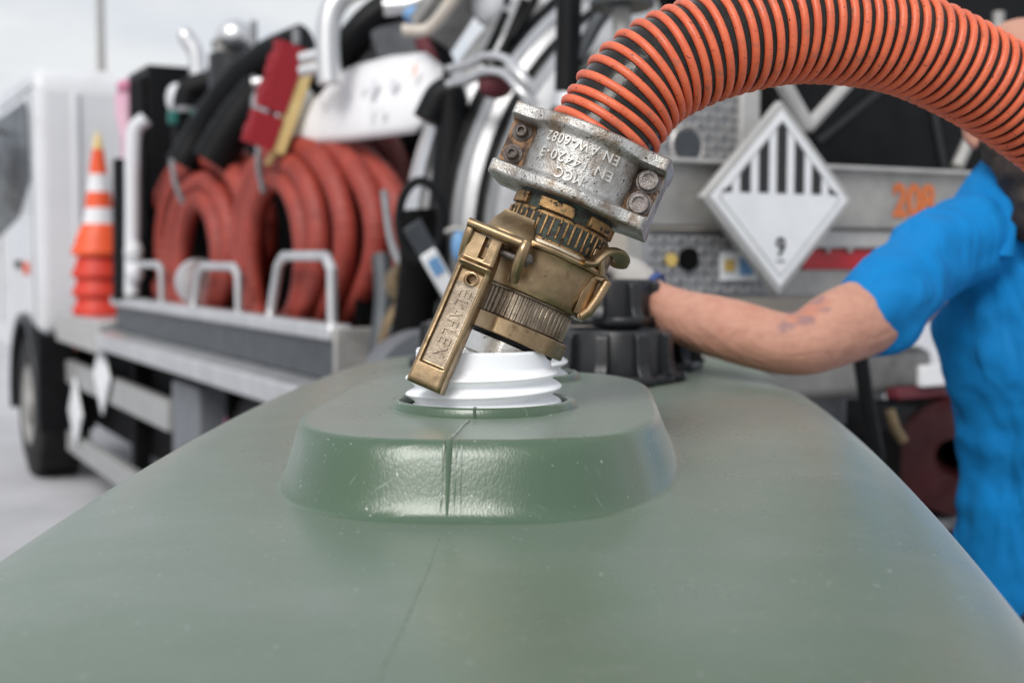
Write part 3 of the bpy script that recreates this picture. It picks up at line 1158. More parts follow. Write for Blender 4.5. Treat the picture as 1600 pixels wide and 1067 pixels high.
# --- lower threaded parts
MB().lathe([(0.030, -0.1228), (0.0405, -0.1228), (0.0405, -0.1490), (0.030, -0.1490)], 60, closed=True).build('spigot', 'brass_grey', hose)
kn = MB()
prof = [(0.034, -0.1245), (0.0412, -0.1245), (0.0420, -0.1255), (0.0420, -0.1475), (0.0412, -0.1485), (0.034, -0.1485)]
kn.lathe(prof, 60, closed=True)
k2 = kn.build('grip_ring', 'brass_grey', hose)
kn = MB()
for q in range(52):
    a = 2 * PI * q / 52
    M = Matrix.Rotation(a, 4, 'Z')
    kn.prism([(0.0412, -0.0016), (0.0434, -0.0010), (0.0434, 0.0010), (0.0412, 0.0016)], -0.1478, -0.1252, M)
kn.build('grip_ribs', 'brass_grey', k2, bevel=0.0004, seg=1)


def hexagon(r, rot, rnd=0.0):
    pts = []
    for q in range(6):
        a = 2 * PI * q / 6 + rot
        b = 2 * PI * (q + 1) / 6 + rot
        for t in (0.06, 0.94):
            pts.append((r * ((1 - t) * math.cos(a) + t * math.cos(b)), r * ((1 - t) * math.sin(a) + t * math.sin(b))))
    return pts


MB().prism(hexagon(0.0500, R(8)), -0.1640, -0.1488).build('hex_flange', 'brass', hose, bevel=0.0012)
MB().lathe([(0.028, -0.1640), (0.0400, -0.1640), (0.0400, -0.1668), (0.028, -0.1668)], 40, closed=True).build('gasket', 'black_rubber', hose)
MB().prism(hexagon(0.0395, R(22)), -0.1860, -0.1668).build('hex_nut', 'nickel', hose, bevel=0.0016)
MB().lathe([(0.020, -0.1860), (0.0340, -0.1860), (0.0350, -0.1880), (0.0350, -0.1925), (0.0320, -0.1940), (0.0320, -0.235), (0.020, -0.235)], 48, closed=True).build('nozzle', 'nickel', hose)

# ------------------------------------------------------------------ black screw caps lying on the tank
def make_cap(name, label, loc, rotz_, H=0.066, tilt_=(0, 0), hollow=True):
    t = thing(name, label, 'cap', mtx=Matrix.Translation(loc) @ Euler((tilt_[0], tilt_[1], rotz_)).to_matrix().to_4x4() @ Matrix.Scale(1.16, 4), group='black screw caps on the green tank')
    if hollow:
        prof = [(0.058, 0.004), (0.066, 0.004), (0.0665, 0.012), (0.0655, H - 0.004), (0.0625, H), (0.0575, H), (0.0560, H - 0.003), (0.0555, 0.012)]
    else:
        prof = [(0.058, 0.004), (0.066, 0.004), (0.0665, 0.012), (0.0655, H - 0.006), (0.0620, H), (0.03, H), (0.0005, H), (0.0005, H - 0.005), (0.0555, H - 0.006), (0.0555, 0.012)]
    MB().lathe(prof, 72, closed=True).build('cap_wall', 'black_plastic', t, angle=50)
    # flange with lugs
    def rf(r, z, a, j):
        if r < 0.075:
            return r
        lug = max(0.0, math.cos(4 * a)) ** 0.5
        return r - 0.007 + 0.016 * lug
    MB().lathe([(0.060, 0.0), (0.083, 0.0), (0.0845, 0.0025), (0.0845, 0.0095), (0.083, 0.0115), (0.060, 0.012)], 120, closed=True, rfun=rf).build('flange', 'black_plastic', t, angle=50)
    # grip ribs
    for q in range(9):
        a = 2 * PI * q / 9
        M = Matrix.Rotation(a, 4, 'Z')
        pts = [(0.062, 0.010), (0.0860, 0.010), (0.0800, 0.016), (0.0765, 0.028), (0.0755, H - 0.010), (0.0730, H - 0.004), (0.062, H - 0.002)]
        K = Matrix(((1, 0, 0, 0), (0, 0, 1, 0), (0, 1, 0, 0), (0, 0, 0, 1)))
        wd = 0.0085
        MB().prism(pts, -wd, wd, M @ K).build('rib', 'black_plastic', t, bevel=0.0018)
    return t


def on_tank(x, y):
    """world height of the tank surface at a place"""
    M = Matrix.Translation(TANK_C) @ Matrix.Rotation(TANK_YAW, 4, 'Z')
    l = M.inverted() @ Vector((x, y, 0))
    return surf(l.x, l.y)


capA = (0.152, 1.885)
capB = (0.222, 2.120)
make_cap('screw_cap', 'open black cap on the green tank right behind the raised boss', (capA[0], capA[1], on_tank(*capA) + 0.001), 0.22)
make_cap('screw_cap', 'black cap on the tank behind another cap, nearest to the bare forearm', (capB[0], capB[1], on_tank(*capB) + 0.001), 0.5)
capC = (0.150, 2.03)
zc_ = max(on_tank(*capA), on_tank(*capB)) + 0.0785
make_cap('screw_cap', 'black cap lying on top of two others under the gloved hand', (capC[0], capC[1], zc_), 0.3, H=0.060, hollow=False)
capD = (-0.068, 2.16)
make_cap('screw_cap', 'black cap on the tank half hidden behind the brass lever', (capD[0], capD[1], on_tank(*capD) + 0.001), 0.3)
#BACKGROUND
# ------------------------------------------------------------------ the tanker truck
TRC = Vector((-0.53, 3.89, 0.0))
TANG = math.atan2(0.482, 0.876)
TM = Matrix.Translation(TRC) @ Matrix.Rotation(TANG, 4, 'Z')      # local x across to the right, y towards the cab
TI = TM.inverted()
TIR = TI.to_3x3()
truck = thing('tanker_truck', 'white tanker truck with aluminium tank, hose rack and rear equipment behind the green tank', 'truck', mtx=TM)
TO = TI @ CAMP


def tu(px, py, u):
    """where the sight line through a pixel meets the plane y = u of the truck"""
    d = TIR @ ray(px, py)
    return TO + d * ((u - TO.y) / d.y)


def tv(px, py, v):
    d = TIR @ ray(px, py)
    return TO + d * ((v - TO.x) / d.x)


def td(px, py, d):
    return TI @ P(px, py, d)


def rbox(name, px0, px1, py0, py1, u, th, mat, parent=None, bevel=0.006, **kw):
    """box facing rearwards, front face in plane y = u"""
    a = tu(px0, py1, u)
    b = tu(px1, py0, u)
    pm_ = tu((px0 + px1) / 2, py1, u), tu((px0 + px1) / 2, py0, u)
    return MB().box(a.x, b.x, u, u + th, pm_[0].z, pm_[1].z).build(name, mat, parent or truck, bevel=bevel, **kw)


def tbox(name, x0, x1, y0, y1, z0, z1, mat, parent=None, bevel=0.006, mtx=None):
    return MB().box(x0, x1, y0, y1, z0, z1, mtx).build(name, mat, parent or truck, bevel=bevel)


def tpipe(name, pts, r, mat, n=12, parent=None, smooth_n=8, flat=None):
    p = spline([tuple(td(*q)) for q in pts], smooth_n) if smooth_n else [tuple(td(*q)) for q in pts]
    return MB().tube([tuple(x) for x in p], r, n, flat=flat).build(name, mat, parent or truck, angle=60)


# --- cab
cab = MB()
prof = [(4.62, 0.95), (4.62, 2.50), (4.70, 2.60), (6.10, 2.64), (6.62, 2.45), (6.95, 1.75), (7.0, 0.75), (5.75, 0.75), (5.72, 1.0)]
K = Matrix(((0, 0, 1, 0), (1, 0, 0, 0), (0, 1, 0, 0), (0, 0, 0, 1)))
cab.prism(prof, -0.16, 2.12, K)
cabo = cab.build('cab', 'cab_white', truck, bevel=0.07, seg=4)
wn = MB()
wn.prism([(4.88, 1.92), (4.92, 2.34), (5.02, 2.42), (6.55, 2.42), (6.86, 1.62), (6.45, 1.58), (5.40, 1.70)], -0.168, -0.150, K)
wn.build('side_window', 'glass_dark', cabo)
tbox('roof_lamp', 0.0, 0.16, 5.9, 6.05, 2.63, 2.70, 'black_plastic', cabo)
tbox('door_handle', -0.19, -0.163, 5.35, 5.50, 1.36, 1.41, 'black_plastic', cabo)
tbox('side_marker', -0.185, -0.163, 5.05, 5.13, 1.32, 1.40, 'cone_orange', cabo)
for u0 in (4.80, 6.35):
    tbox('door_gap', -0.1625, -0.158, u0, u0 + 0.016, 0.95, 2.45, 'black_matte', cabo, bevel=0)
tbox('roof_trim', -0.162, -0.155, 4.70, 6.2, 2.47, 2.485, 'anthracite', cabo, bevel=0)
mir = tbox('mirror', -0.40, -0.30, 6.45, 6.55, 1.75, 2.25, 'black_plastic', cabo, bevel=0.03)
MB().tube([(-0.16, 6.4, 2.35), (-0.30, 6.45, 2.33), (-0.35, 6.5, 2.2)], 0.015, 8).build('mirror_arm', 'black_plastic', cabo)
tbox('rear_wall_rib', 0.05, 0.09, 4.595, 4.625, 1.2, 2.45, 'cab_white', cabo, bevel=0.01)
tbox('rear_wall_rib', 0.50, 0.54, 4.595, 4.625, 1.2, 2.45, 'cab_white', cabo, bevel=0.01)


def wheel(cy, x0, x1, r=0.47):
    t_ = MB()
    M = Matrix.Translation((0, cy, r)) @ Matrix.Rotation(R(90), 4, 'Y')
    t_.lathe([(r * 0.6, x0), (r * 0.88, x0 + 0.005), (r * 0.97, x0 + 0.03), (r, x0 + 0.07), (r, x1 - 0.07), (r * 0.97, x1 - 0.03), (r * 0.88, x1 - 0.005), (r * 0.6, x1)], 56, M, closed=True)
    wo = t_.build('wheel', 'tyre', truck)
    th = MB()
    for q in range(44):
        Mq = M @ Matrix.Rotation(2 * PI * q / 44, 4, 'Z')
        for (a, b) in ((x0 + 0.02, x0 + 0.09), (x0 + 0.11, x1 - 0.11), (x1 - 0.09, x1 - 0.02)):
            th.box(r - 0.02, r + 0.008, -0.022, 0.022, a, b, Mq)
    th.build('tread', 'tyre', wo)
    MB().lathe([(r * 0.60, x0 + 0.02), (r * 0.56, x0 + 0.005), (r * 0.5, x0 + 0.05), (0.14, x0 + 0.07), (0.13, x0 - 0.01), (0.0, x0 - 0.01)], 32, M).build('rim', 'galv_grey', wo)
    return wo


wheel(5.2, -0.17, 0.13)
wheel(0.9, 0.02, 0.55)
wheel(5.2, 1.83, 2.12)
wheel(0.9, 1.40, 1.93)
# front mudguard
mg = MB()
arc = [(5.2 + 0.60 * math.cos(a), 0.47 + 0.60 * math.sin(a)) for a in np.linspace(R(-8), R(188), 24)]
arc += [(5.2 + 0.55 * math.cos(a), 0.47 + 0.55 * math.sin(a)) for a in np.linspace(R(188), R(-8), 24)]
mg.prism(arc, -0.20, 0.16, K)
mg.build('mudguard', 'black_plastic', truck, bevel=0.01)
tbox('mud_flap', -0.19, 0.14, 4.55, 4.58, 0.36, 0.96, 'black_rubber')
tbox('side_marker', 0.02, 0.12, 4.50, 4.53, 0.86, 0.95, 'print_orange')
# chassis
tbox('chassis_block', 0.55, 1.55, -1.2, 6.4, 0.55, 0.98, 'black_matte')  # solid black box shaped to block light under the truck
tbox('underbody_block', 0.10, 2.0, 1.5, 4.4, 0.42, 0.95, 'black_matte')  # dark body added to keep light out from below
# shelf for the cones
tbox('cone_shelf', -0.08, 0.40, 3.14, 4.46, 1.05, 1.105, 'alu_bright')
tbox('shelf_edge', -0.10, -0.081, 3.14, 4.46, 0.93, 1.10, 'galv_light')

# --- hose rack along the side
tbox('rack_floor', 0.0, 0.55, -0.02, 3.08, 1.00, 1.03, 'anthracite')
tbox('rack_rail', -0.05, 0.03, -0.05, 3.10, 1.185, 1.235, 'alu_bright', bevel=0.012)
tbox('rack_board', -0.025, 0.0, -0.02, 3.08, 1.06, 1.184, 'anthracite')
MB().prism([(-0.02, 1.059), (-0.13, 1.045), (-0.13, 1.03), (-0.12, 0.965), (-0.02, 0.95)], -0.04, 3.09, Matrix(((1, 0, 0, 0), (0, 0, 1, 0), (0, 1, 0, 0), (0, 0, 0, 1)))).build('rack_step', 'alu_bright', truck, bevel=0.006)
tbox('rack_end', -0.04, 0.16, -0.08, -0.055, 0.92, 1.225, 'galv_grey')
tbox('rack_end', 0.165, 0.62, -0.07, -0.05, 0.92, 1.20, 'anthracite')
tbox('rack_dark_back', 0.56, 0.59, 0.32, 3.1, 1.03, 1.92, 'black_matte')  # black wall put in for the dark inside the hose loops
tbox('rack_end', 0.03, 0.85, 3.08, 3.11, 1.03, 1.55, 'black_matte')
# handrails on the rail
for (u0, u1, h) in ((0.02, 0.62, 0.21), (0.98, 1.62, 0.17), (2.15, 2.85, 0.17)):
    p = [(-0.01, u0, 1.23), (-0.01, u0, 1.23 + h * 0.8), (-0.01, u0 + 0.05, 1.23 + h), (-0.01, u1 - 0.16, 1.23 + h), (-0.01, u1 - 0.10, 1.23 + h * 0.85), (-0.01, u1, 1.23)]
    pts = []
    for a, b in zip(p, p[1:]):
        for t in np.linspace(0, 1, 5)[:-1]:
            pts.append(tuple(np.array(a) * (1 - t) + np.array(b) * t))
    pts.append(p[-1])
    MB().tube(pts, 0.017, 10, ref=(1, 0, 0)).build('handrail', 'alu_bright', truck)
# crank wheel on the rail
for (u0, zz) in ((2.62, 1.36), (2.62, 1.46)):
    MB().ball((-0.03, u0, zz), 0.045, 0.05, 0.055).build('valve_knob', 'cab_white', truck)
MB().lathe([(0.03, 0), (0.09, 0.0), (0.10, 0.02), (0.09, 0.05), (0.03, 0.06)], 24, Matrix.Translation((0.04, 1.75, 1.33)) @ Matrix.Rotation(R(90), 4, 'X')).build('winch_drum', 'alu_bright', truck)

# --- side guard beams, box, placards
tbox('guard_beam', -0.03, 0.02, 2.02, 4.58, 0.66, 0.80, 'beam_grey')
tbox('guard_beam', -0.03, 0.02, 1.35, 4.58, 0.24, 0.37, 'beam_grey')
for u0 in (4.50, 2.9):
    tbox('guard_post', 0.021, 0.10, u0, u0 + 0.09, 0.20, 0.95, 'black_matte')
bx_ = tbox('tool_box', -0.02, 0.30, 1.55, 1.98, 0.42, 0.90, 'slate', bevel=0.015)
MB().lathe([(0.0, 0.0), (0.03, 0.0), (0.03, 0.01), (0.0, 0.012)], 20, Matrix.Translation((0.12, 1.549, 0.75)) @ Matrix.Rotation(R(90), 4, 'X')).build('reflector', 'pink_strong', bx_)
tbox('under_tank', 0.05, 0.5, 0.1, 1.3, 0.5, 0.85, 'black_rubber', bevel=0.08)


def diamond(parent, c, nx, half, th, mat_frame='galv_light', mat_face='sign_white', mark=True, yaw=0.0):
    """square placard standing on its corner; nx = True when it faces sideways"""
    M = Matrix.Translation(c) @ (Matrix.Rotation(R(-90), 4, 'Z') if nx else Matrix.Identity(4)) @ Matrix.Rotation(yaw, 4, 'Z')
    F = M @ Matrix(((1, 0, 0, 0), (0, 0, 1, 0), (0, 1, 0, 0), (0, 0, 0, 1)))       # prism z -> depth
    ho = MB().prism([(half, 0), (0, half), (-half, 0), (0, -half)], 0.0, th, F).build('placard_holder', mat_frame, parent, bevel=0.004)
    h2 = half * 0.90
    MB().prism([(h2, 0), (0, h2), (-h2, 0), (0, -h2)], -0.003, -0.0005, F).build('placard', mat_face, ho)
    return ho, M, F


for (u0, zc2) in ((3.35, 0.80), (4.15, 0.52)):
    ho, M, F = diamond(truck, (-0.055, u0, zc2), True, 0.21, 0.012, mat_frame='sign_white')
    mk = MB()
    mk.box(-0.02, 0.02, -0.0045, -0.0032, -0.10, -0.06, M)
    mk.box(-0.015, 0.02, -0.0045, -0.0032, 0.0, 0.05, M)
    mk.build('placard_mark', 'print_faint', ho, smooth=False)

# --- tank shell, axis along the truck
CV, CZ, CR_ = 1.05, 1.45, 0.90
K2 = Matrix.Translation((CV, 0, CZ)) @ Matrix.Rotation(R(-90), 4, 'X')
sh = MB().lathe([(CR_, -0.30), (CR_, -0.22), (0.48, -0.12), (0.48, 2.85), (0.4, 2.98), (0.0, 3.1)], 96, K2)
shell_o = sh.build('tank_shell', 'alu_tank', truck)
for (u0, w0, r0) in ((-0.36, 0.07, 0.955), (-0.27, 0.05, 0.935)):
    MB().lathe([(CR_ - 0.02, u0), (r0, u0), (r0 + 0.004, u0 + 0.01), (r0 + 0.004, u0 + w0 - 0.01), (r0, u0 + w0), (CR_ - 0.02, u0 + w0)], 96, K2, closed=True).build('tank_band', 'alu_bright', shell_o)
dome = MB().lathe([(0.93, -0.36), (0.93, -0.40), (0.90, -0.44), (0.75, -0.53), (0.5, -0.60), (0.25, -0.635), (0.0, -0.645)], 96, K2)
dome.build('rear_door', 'alu_tank', truck)
for (r0, u0) in ((0.88, -0.455), (0.80, -0.502), (0.70, -0.548)):
    MB().lathe([(r0 - 0.018, u0 + 0.03), (r0 - 0.012, u0 - 0.012), (r0 + 0.012, u0 - 0.008), (r0 + 0.018, u0 + 0.03)], 96, K2, closed=True).build('door_rib', 'alu_bright', truck)
    MB().lathe([(r0 + 0.019, u0 + 0.03), (r0 + 0.020, u0 + 0.002), (r0 + 0.034, u0 + 0.010), (r0 + 0.036, u0 + 0.03)], 96, K2, closed=True).build('door_groove_shade', 'black_rubber', truck)  # black ring paints the shade of the groove beside each rib
MB().lathe([(0.60, -0.56), (0.60, -0.60), (0.58, -0.615), (0.0, -0.665)], 64, K2).build('door_panel', 'cream_paint', truck)
# bolts round the door flange
for q in range(26):
    a = 2 * PI * q / 26 + 0.1
    MB().lathe([(0.022, -0.44), (0.022, -0.39), (0.022, -0.36)], 8, Matrix.Translation((CV + 0.91 * math.cos(a), 0, CZ + 0.91 * math.sin(a))) @ Matrix.Rotation(R(-90), 4, 'X')).build('door_clamp', 'galv_grey', truck)

# --- posts and frames at the rear
tpipe('black_post', [(890, -60, 3.05), (888, 60, 3.05), (886, 162, 3.05)], 0.030, 'black_rubber', smooth_n=0, flat=(1.0, 1.0))
tpipe('post_foot', [(890, 150, 3.04), (886, 172, 3.04)], 0.040, 'alu_bright', smooth_n=0)
tpipe('grey_post', [(972, -60, 2.98), (972, 60, 2.98), (971, 300, 2.98)], 0.022, 'galv_grey', smooth_n=0)
tpipe('post_cap', [(972, 2, 2.97), (972, 12, 2.97)], 0.075, 'anthracite', smooth_n=0)
tpipe('door_stay', [(905, 110, 3.1), (950, 80, 3.1), (975, 70, 3.1)], 0.02, 'galv_grey', smooth_n=0)
tpipe('door_stay', [(900, 95, 3.05), (930, 40, 3.1), (950, 10, 3.1)], 0.018, 'anthracite', smooth_n=0)

RU = -1.409
# beam with the number
beam = rbox('rear_beam', 1010, 1660, 263, 358, RU, 0.10, 'galv_grey')
rbox('beam_lip', 1010, 1660, 259, 266, RU - 0.02, 0.08, 'galv_light', beam, bevel=0.003)
vs, fs = text_shape('208', 0.1, 0.5, spacing=1.0, offset=0.003)
a, b = tu(1394, 340, RU), tu(1460, 288, RU)
xmin, xmax = min(v.x for v in vs), max(v.x for v in vs)
ymin, ymax = min(v.y for v in vs), max(v.y for v in vs)
nvs = [Vector((a.x + (v.x - xmin) / (xmax - xmin) * (b.x - a.x), RU - (0.0035 if v.z > 0 else 0.001), a.z + (v.y - ymin) / (ymax - ymin) * (b.z - a.z))) for v in vs]
MB().add(nvs, fs).build('lettering', 'print_orange', beam, smooth=False)
lb = rbox('lower_beam', 1010, 1660, 362, 462, RU + 0.03, 0.08, 'galv_grey')
rbox('beam_lip', 1180, 1660, 361, 388, RU + 0.012, 0.02, 'galv_light', lb, bevel=0.003)
rs = rbox('reflector_strip', 1255, 1660, 390, 420, RU + 0.022, 0.01, 'reflector_red', lb, bevel=0.002)
for px in (1292, 1327, 1400, 1470):
    c = tu(px, 391, RU + 0.02)
    MB().ball((c.x, c.y, c.z), 0.008).build('rivet', 'galv_light', lb)


def checker(name, px0, px1, py0, py1, u, parent=None):
    """tread plate: raised lozenges on a grey sheet"""
    o = rbox(name, px0, px1, py0, py1, u, 0.02, 'steel_grey', parent, bevel=0.003)
    a, b = tu(px0, py1, u), tu(px1, py0, u)
    m = MB()
    st = 0.022
    nx_, nz_ = int((b.x - a.x) / st), int((b.z - a.z) / st)
    for i in range(nx_):
        for j in range(nz_):
            cx, cz = a.x + (i + 0.5) * st, a.z + (j + 0.5) * st
            s = 1 if (i + j) % 2 else -1
            M = Matrix.Translation((cx, u - 0.0015, cz)) @ Matrix.Rotation(R(45 * s), 4, 'Y')
            m.box(-0.009, 0.009, -0.0015, 0.0015, -0.0025, 0.0025, M)
    m.build('tread_pattern', 'galv_light', o, smooth=False)
    return o


cp = checker('tread_plate', 1030, 1185, 90, 262, RU + 0.05)
rbox('plate_post', 1158, 1190, 90, 262, RU + 0.03, 0.02, 'galv_light')
c = tu(1072, 228, RU + 0.05)
MB().lathe([(0.0, 0), (0.038, 0.0), (0.042, 0.004), (0.046, 0.0)], 28, Matrix.Translation((c.x, c.y - 0.004, c.z)) @ Matrix.Rotation(R(90), 4, 'X')).build('plate_hole', 'galv_light', cp)
MB().lathe([(0.0, 0.006), (0.034, 0.006), (0.034, 0.002), (0.0, 0.002)], 28, Matrix.Translation((c.x, c.y - 0.004, c.z)) @ Matrix.Rotation(R(90), 4, 'X')).build('plate_hole', 'anthracite', cp)
cq = checker('tread_plate', 1010, 1200, 366, 462, RU + 0.015)
c = tu(1075, 405, RU + 0.012)
MB().lathe([(0.0, 0), (0.026, 0.0), (0.026, 0.006), (0.0, 0.006)], 28, Matrix.Translation((c.x, c.y, c.z)) @ Matrix.Rotation(R(90), 4, 'X')).build('plate_hole', 'black_matte', cq)
c = tu(1048, 406, RU + 0.012)
MB().lathe([(0.0, 0), (0.016, 0.0), (0.016, 0.004), (0.0, 0.004)], 6, Matrix.Translation((c.x, c.y, c.z)) @ Matrix.Rotation(R(90), 4, 'X')).build('sticker', 'sticker_yellow', cq)
st_ = rbox('sticker', 1126, 1182, 394, 438, RU + 0.008, 0.004, 'sign_white', cq, bevel=0)
rbox('sticker_print', 1133, 1148, 406, 424, RU + 0.005, 0.002, 'sticker_yellow', st_.parent, bevel=0)
rbox('sticker_print', 1157, 1177, 402, 430, RU + 0.005, 0.002, 'sticker_blue', st_.parent, bevel=0)

# dangerous goods placard, class 9
c = tu(1212, 311, RU - 0.06)
HALF = 0.213
ho, M, F = diamond(truck, (c.x, RU - 0.075, c.z), False, HALF, 0.022, yaw=R(0))
line = MB()
h3 = HALF * 0.80
h4 = HALF * 0.785
for q in range(4):
    p = [(h3, 0), (0, h3), (-h3, 0), (0, -h3)]
    p2 = [(h4, 0), (0, h4), (-h4, 0), (0, -h4)]
    r_ = (q + 1) % 4
    line.prism([p[q], p[r_], p2[r_], p2[q]], -0.0045, -0.0032, F)
line.build('placard_border', 'sign_grey', ho, smooth=False)
for q in range(7):
    cx = (q - 3) * 0.0500
    w2 = 0.0135
    def topz(x):
        return h4 * 0.985 - abs(x)
    pts = [(cx - w2, 0.012), (cx + w2, 0.012), (cx + w2, max(0.0125, topz(cx + w2))), (cx - w2, max(0.0125, topz(cx - w2)))]
    if q == 3:
        pts = [(cx - w2, 0.012), (cx + w2, 0.012), (cx + w2, topz(cx + w2)), (cx, topz(0)), (cx - w2, topz(cx - w2))]
    MB().prism(pts, -0.0048, -0.0032, F).build('stripe', 'sign_black', ho, smooth=False)
vs, fs = text_shape('9', 0.056, 0.5, offset=0.0012)
nvs = [F @ Vector((v.x, v.y - HALF * 0.50, -0.0048 if v.z > 0 else -0.0032)) for v in vs]
nb = MB().add(nvs, fs)
nb.prism([(-0.012, -HALF * 0.50 - 0.031), (0.012, -HALF * 0.50 - 0.031), (0.012, -HALF * 0.50 - 0.028), (-0.012, -HALF * 0.50 - 0.028)], -0.0048, -0.0032, F)
nb.build('lettering', 'sign_black', ho, smooth=False)
tbox('placard_bracket', c.x - 0.02, c.x + 0.02, RU - 0.055, RU + 0.0, c.z - 0.10, c.z + 0.0, 'galv_grey')

# black hose drum above the beam on the right, with its grey support
c = tu(1420, 90, RU + 0.35)
Kd = Matrix.Translation((c.x, RU + 0.30, c.z)) @ Matrix.Rotation(R(-90), 4, 'X')
dr = MB().lathe([(0.06, 0.0), (0.46, 0.0), (0.485, 0.02), (0.485, 0.07), (0.36, 0.10), (0.36, 0.42), (0.485, 0.45), (0.485, 0.50), (0.06, 0.52)], 64, Kd, closed=True).build('hose_drum', 'black_rubber', truck)
for q in range(5):
    a = 2 * PI * q / 5 + 0.35
    tbox('drum_spoke', -0.010, 0.010, -0.006, 0.0, 0.05, 0.45, 'black_plastic', dr, mtx=Matrix.Translation((c.x, RU + 0.298, c.z)) @ Matrix.Rotation(a, 4, 'Y'))
tbox('drum_housing', c.x - 0.46, c.x + 0.80, RU + 0.86, RU + 0.9, 1.55, 2.3, 'black_matte')
tbox('drum_tray', c.x - 0.46, c.x + 0.80, RU + 0.11, RU + 0.9, 1.60, 1.63, 'black_matte')
sp = MB()
a, b, e = tu(1222, 128, RU + 0.2), tu(1262, 200, RU + 0.2), tu(1335, 118, RU + 0.2)
sp.tube([a, b], 0.020, 8)
sp.tube([b, e], 0.017, 8)
sp.build('drum_support', 'galv_light', truck)
tpipe('guard_rail', [(1495, 262, 3.25), (1530, 180, 3.3), (1555, 90, 3.3), (1560, 20, 3.3)], 0.016, 'galv_grey')

# --- low equipment on the right, between green tank and worker
rbox('mudguard_box', 1200, 1462, 548, 622, RU + 0.25, 0.5, 'galv_grey', bevel=0.03)
rbox('mudguard_box', 1180, 1330, 600, 760, RU + 0.35, 0.4, 'steel_grey', bevel=0.03)
tpipe('black_lever', [(1338, 520, 2.75), (1345, 560, 2.75), (1356, 640, 2.75), (1372, 720, 2.75)], 0.017, 'black_rubber', smooth_n=0)
a = td(1492, 715, 3.35)
MB().lathe([(0.05, 0), (0.15, 0), (0.16, 0.03), (0.12, 0.06), (0.12, 0.22), (0.16, 0.25), (0.15, 0.28), (0.05, 0.28)], 40, Matrix.Translation(a) @ Matrix.Rotation(R(-90), 4, 'X') @ Matrix.Rotation(R(55), 4, 'Y'), closed=True).build('red_drum', 'dark_red', truck)
rbox('white_plate', 1378, 1442, 672, 800, RU + 0.30, 0.01, 'sheet_white')
rbox('white_plate', 1440, 1490, 570, 604, RU + 0.12, 0.02, 'sheet_white')
rbox('red_bracket', 1405, 1500, 604, 622, RU + 0.14, 0.05, 'maroon')
rbox('shade_sheet', 1150, 1720, 620, 1000, RU + 0.75, 0.03, 'black_matte')  # black sheet stands in for the darkness behind the low equipment
rbox('bumper', 1440, 1720, 795, 815, RU + 0.15, 0.06, 'steel_grey')
rbox('tail_lamp', 1504, 1560, 812, 862, RU + 0.13, 0.05, 'lamp_red')
rbox('white_knob', 1505, 1530, 780, 800, RU + 0.12, 0.04, 'sheet_white', bevel=0.01)
tpipe('brass_pipe', [(1390, 640, 3.0), (1400, 670, 3.0), (1412, 690, 3.0)], 0.012, 'brass_far')

# --- clutter between rack and tank shell
tpipe('black_pipe', [(668, 190, 3.6), (690, 150, 3.6), (706, 160, 3.6), (700, 260, 3.6), (690, 360, 3.6), (676, 470, 3.6)], 0.045, 'black_rubber')
tpipe('black_pipe', [(650, 330, 3.5), (655, 420, 3.5), (640, 540, 3.5)], 0.055, 'black_matte')
loop = [(657 + 34 * math.cos(a), 345 + 62 * math.sin(a), 3.35) for a in np.linspace(0, 2 * PI, 22)]
tpipe('strap_loop', loop, 0.012, 'black_rubber', smooth_n=3)
tbox('tag_holder', -0.028, 0.028, -0.008, 0.0, -0.10, 0.10, 'anthracite', mtx=Matrix.Translation(td(672, 402, 3.3)) @ Matrix.Rotation(R(-32), 4, 'Y'))
tg = tbox('white_tag', -0.024, 0.024, -0.012, -0.002, -0.065, 0.065, 'sheet_white', mtx=Matrix.Translation(td(685, 428, 3.25)) @ Matrix.Rotation(R(-32), 4, 'Y'))
tbox('tag_print', -0.016, 0.016, -0.0145, -0.013, 0.0, 0.045, 'sticker_blue', tg, bevel=0, mtx=Matrix.Translation(td(685, 428, 3.25)) @ Matrix.Rotation(R(-32), 4, 'Y'))
MB().ball(td(718, 385, 3.3), 0.022, 0.02, 0.04).build('blue_valve', 'sticker_blue', truck)
tpipe('bracket_rod', [(690, 365, 3.35), (715, 358, 3.35), (745, 372, 3.35), (760, 385, 3.35)], 0.008, 'galv_grey')
MB().lathe([(0.03, 0), (0.06, 0.0), (0.062, 0.03), (0.05, 0.05), (0.03, 0.05)], 24, Matrix.Translation(td(632, 446, 3.6)) @ Matrix.Rotation(R(70), 4, 'X'), closed=True).build('brass_cap', 'brass_far', truck)
tpipe('brass_pipe', [(632, 470, 3.62), (612, 500, 3.62), (600, 540, 3.62)], 0.022, 'brass_far')
rbox('dark_fill', 560, 790, 360, 640, 0.30, 0.03, 'black_matte')  # black sheet added to fill in darkness behind the pipes
tpipe('drain_pipe', [(596, 400, 3.9), (600, 470, 3.85), (590, 560, 3.8)], 0.030, 'anthracite')
tpipe('drain_pipe', [(618, 520, 3.6), (650, 505, 3.55), (700, 512, 3.5), (742, 540, 3.5)], 0.026, 'anthracite')
tpipe('drain_valve', [(706, 455, 3.5), (706, 490, 3.5), (700, 540, 3.5)], 0.035, 'anthracite', smooth_n=0)
tpipe('hydraulic_line', [(640, 400, 3.55), (668, 455, 3.5), (664, 520, 3.5), (640, 560, 3.5)], 0.012, 'black_rubber')
tpipe('hydraulic_line', [(600, 300, 3.9), (612, 380, 3.8), (640, 440, 3.7)], 0.012, 'steel_grey')
MB().lathe([(0.02, 0), (0.05, 0.0), (0.052, 0.02), (0.02, 0.025)], 20, Matrix.Translation(td(724, 470, 3.42)) @ Matrix.Rotation(R(80), 4, 'X'), closed=True).build('valve_wheel', 'steel_grey', truck)
rbox('dark_fill', 540, 735, 195, 430, 0.95, 0.03, 'black_matte')  # black sheet added as darkness behind the hose coils
a = td(655, 625, 3.3)
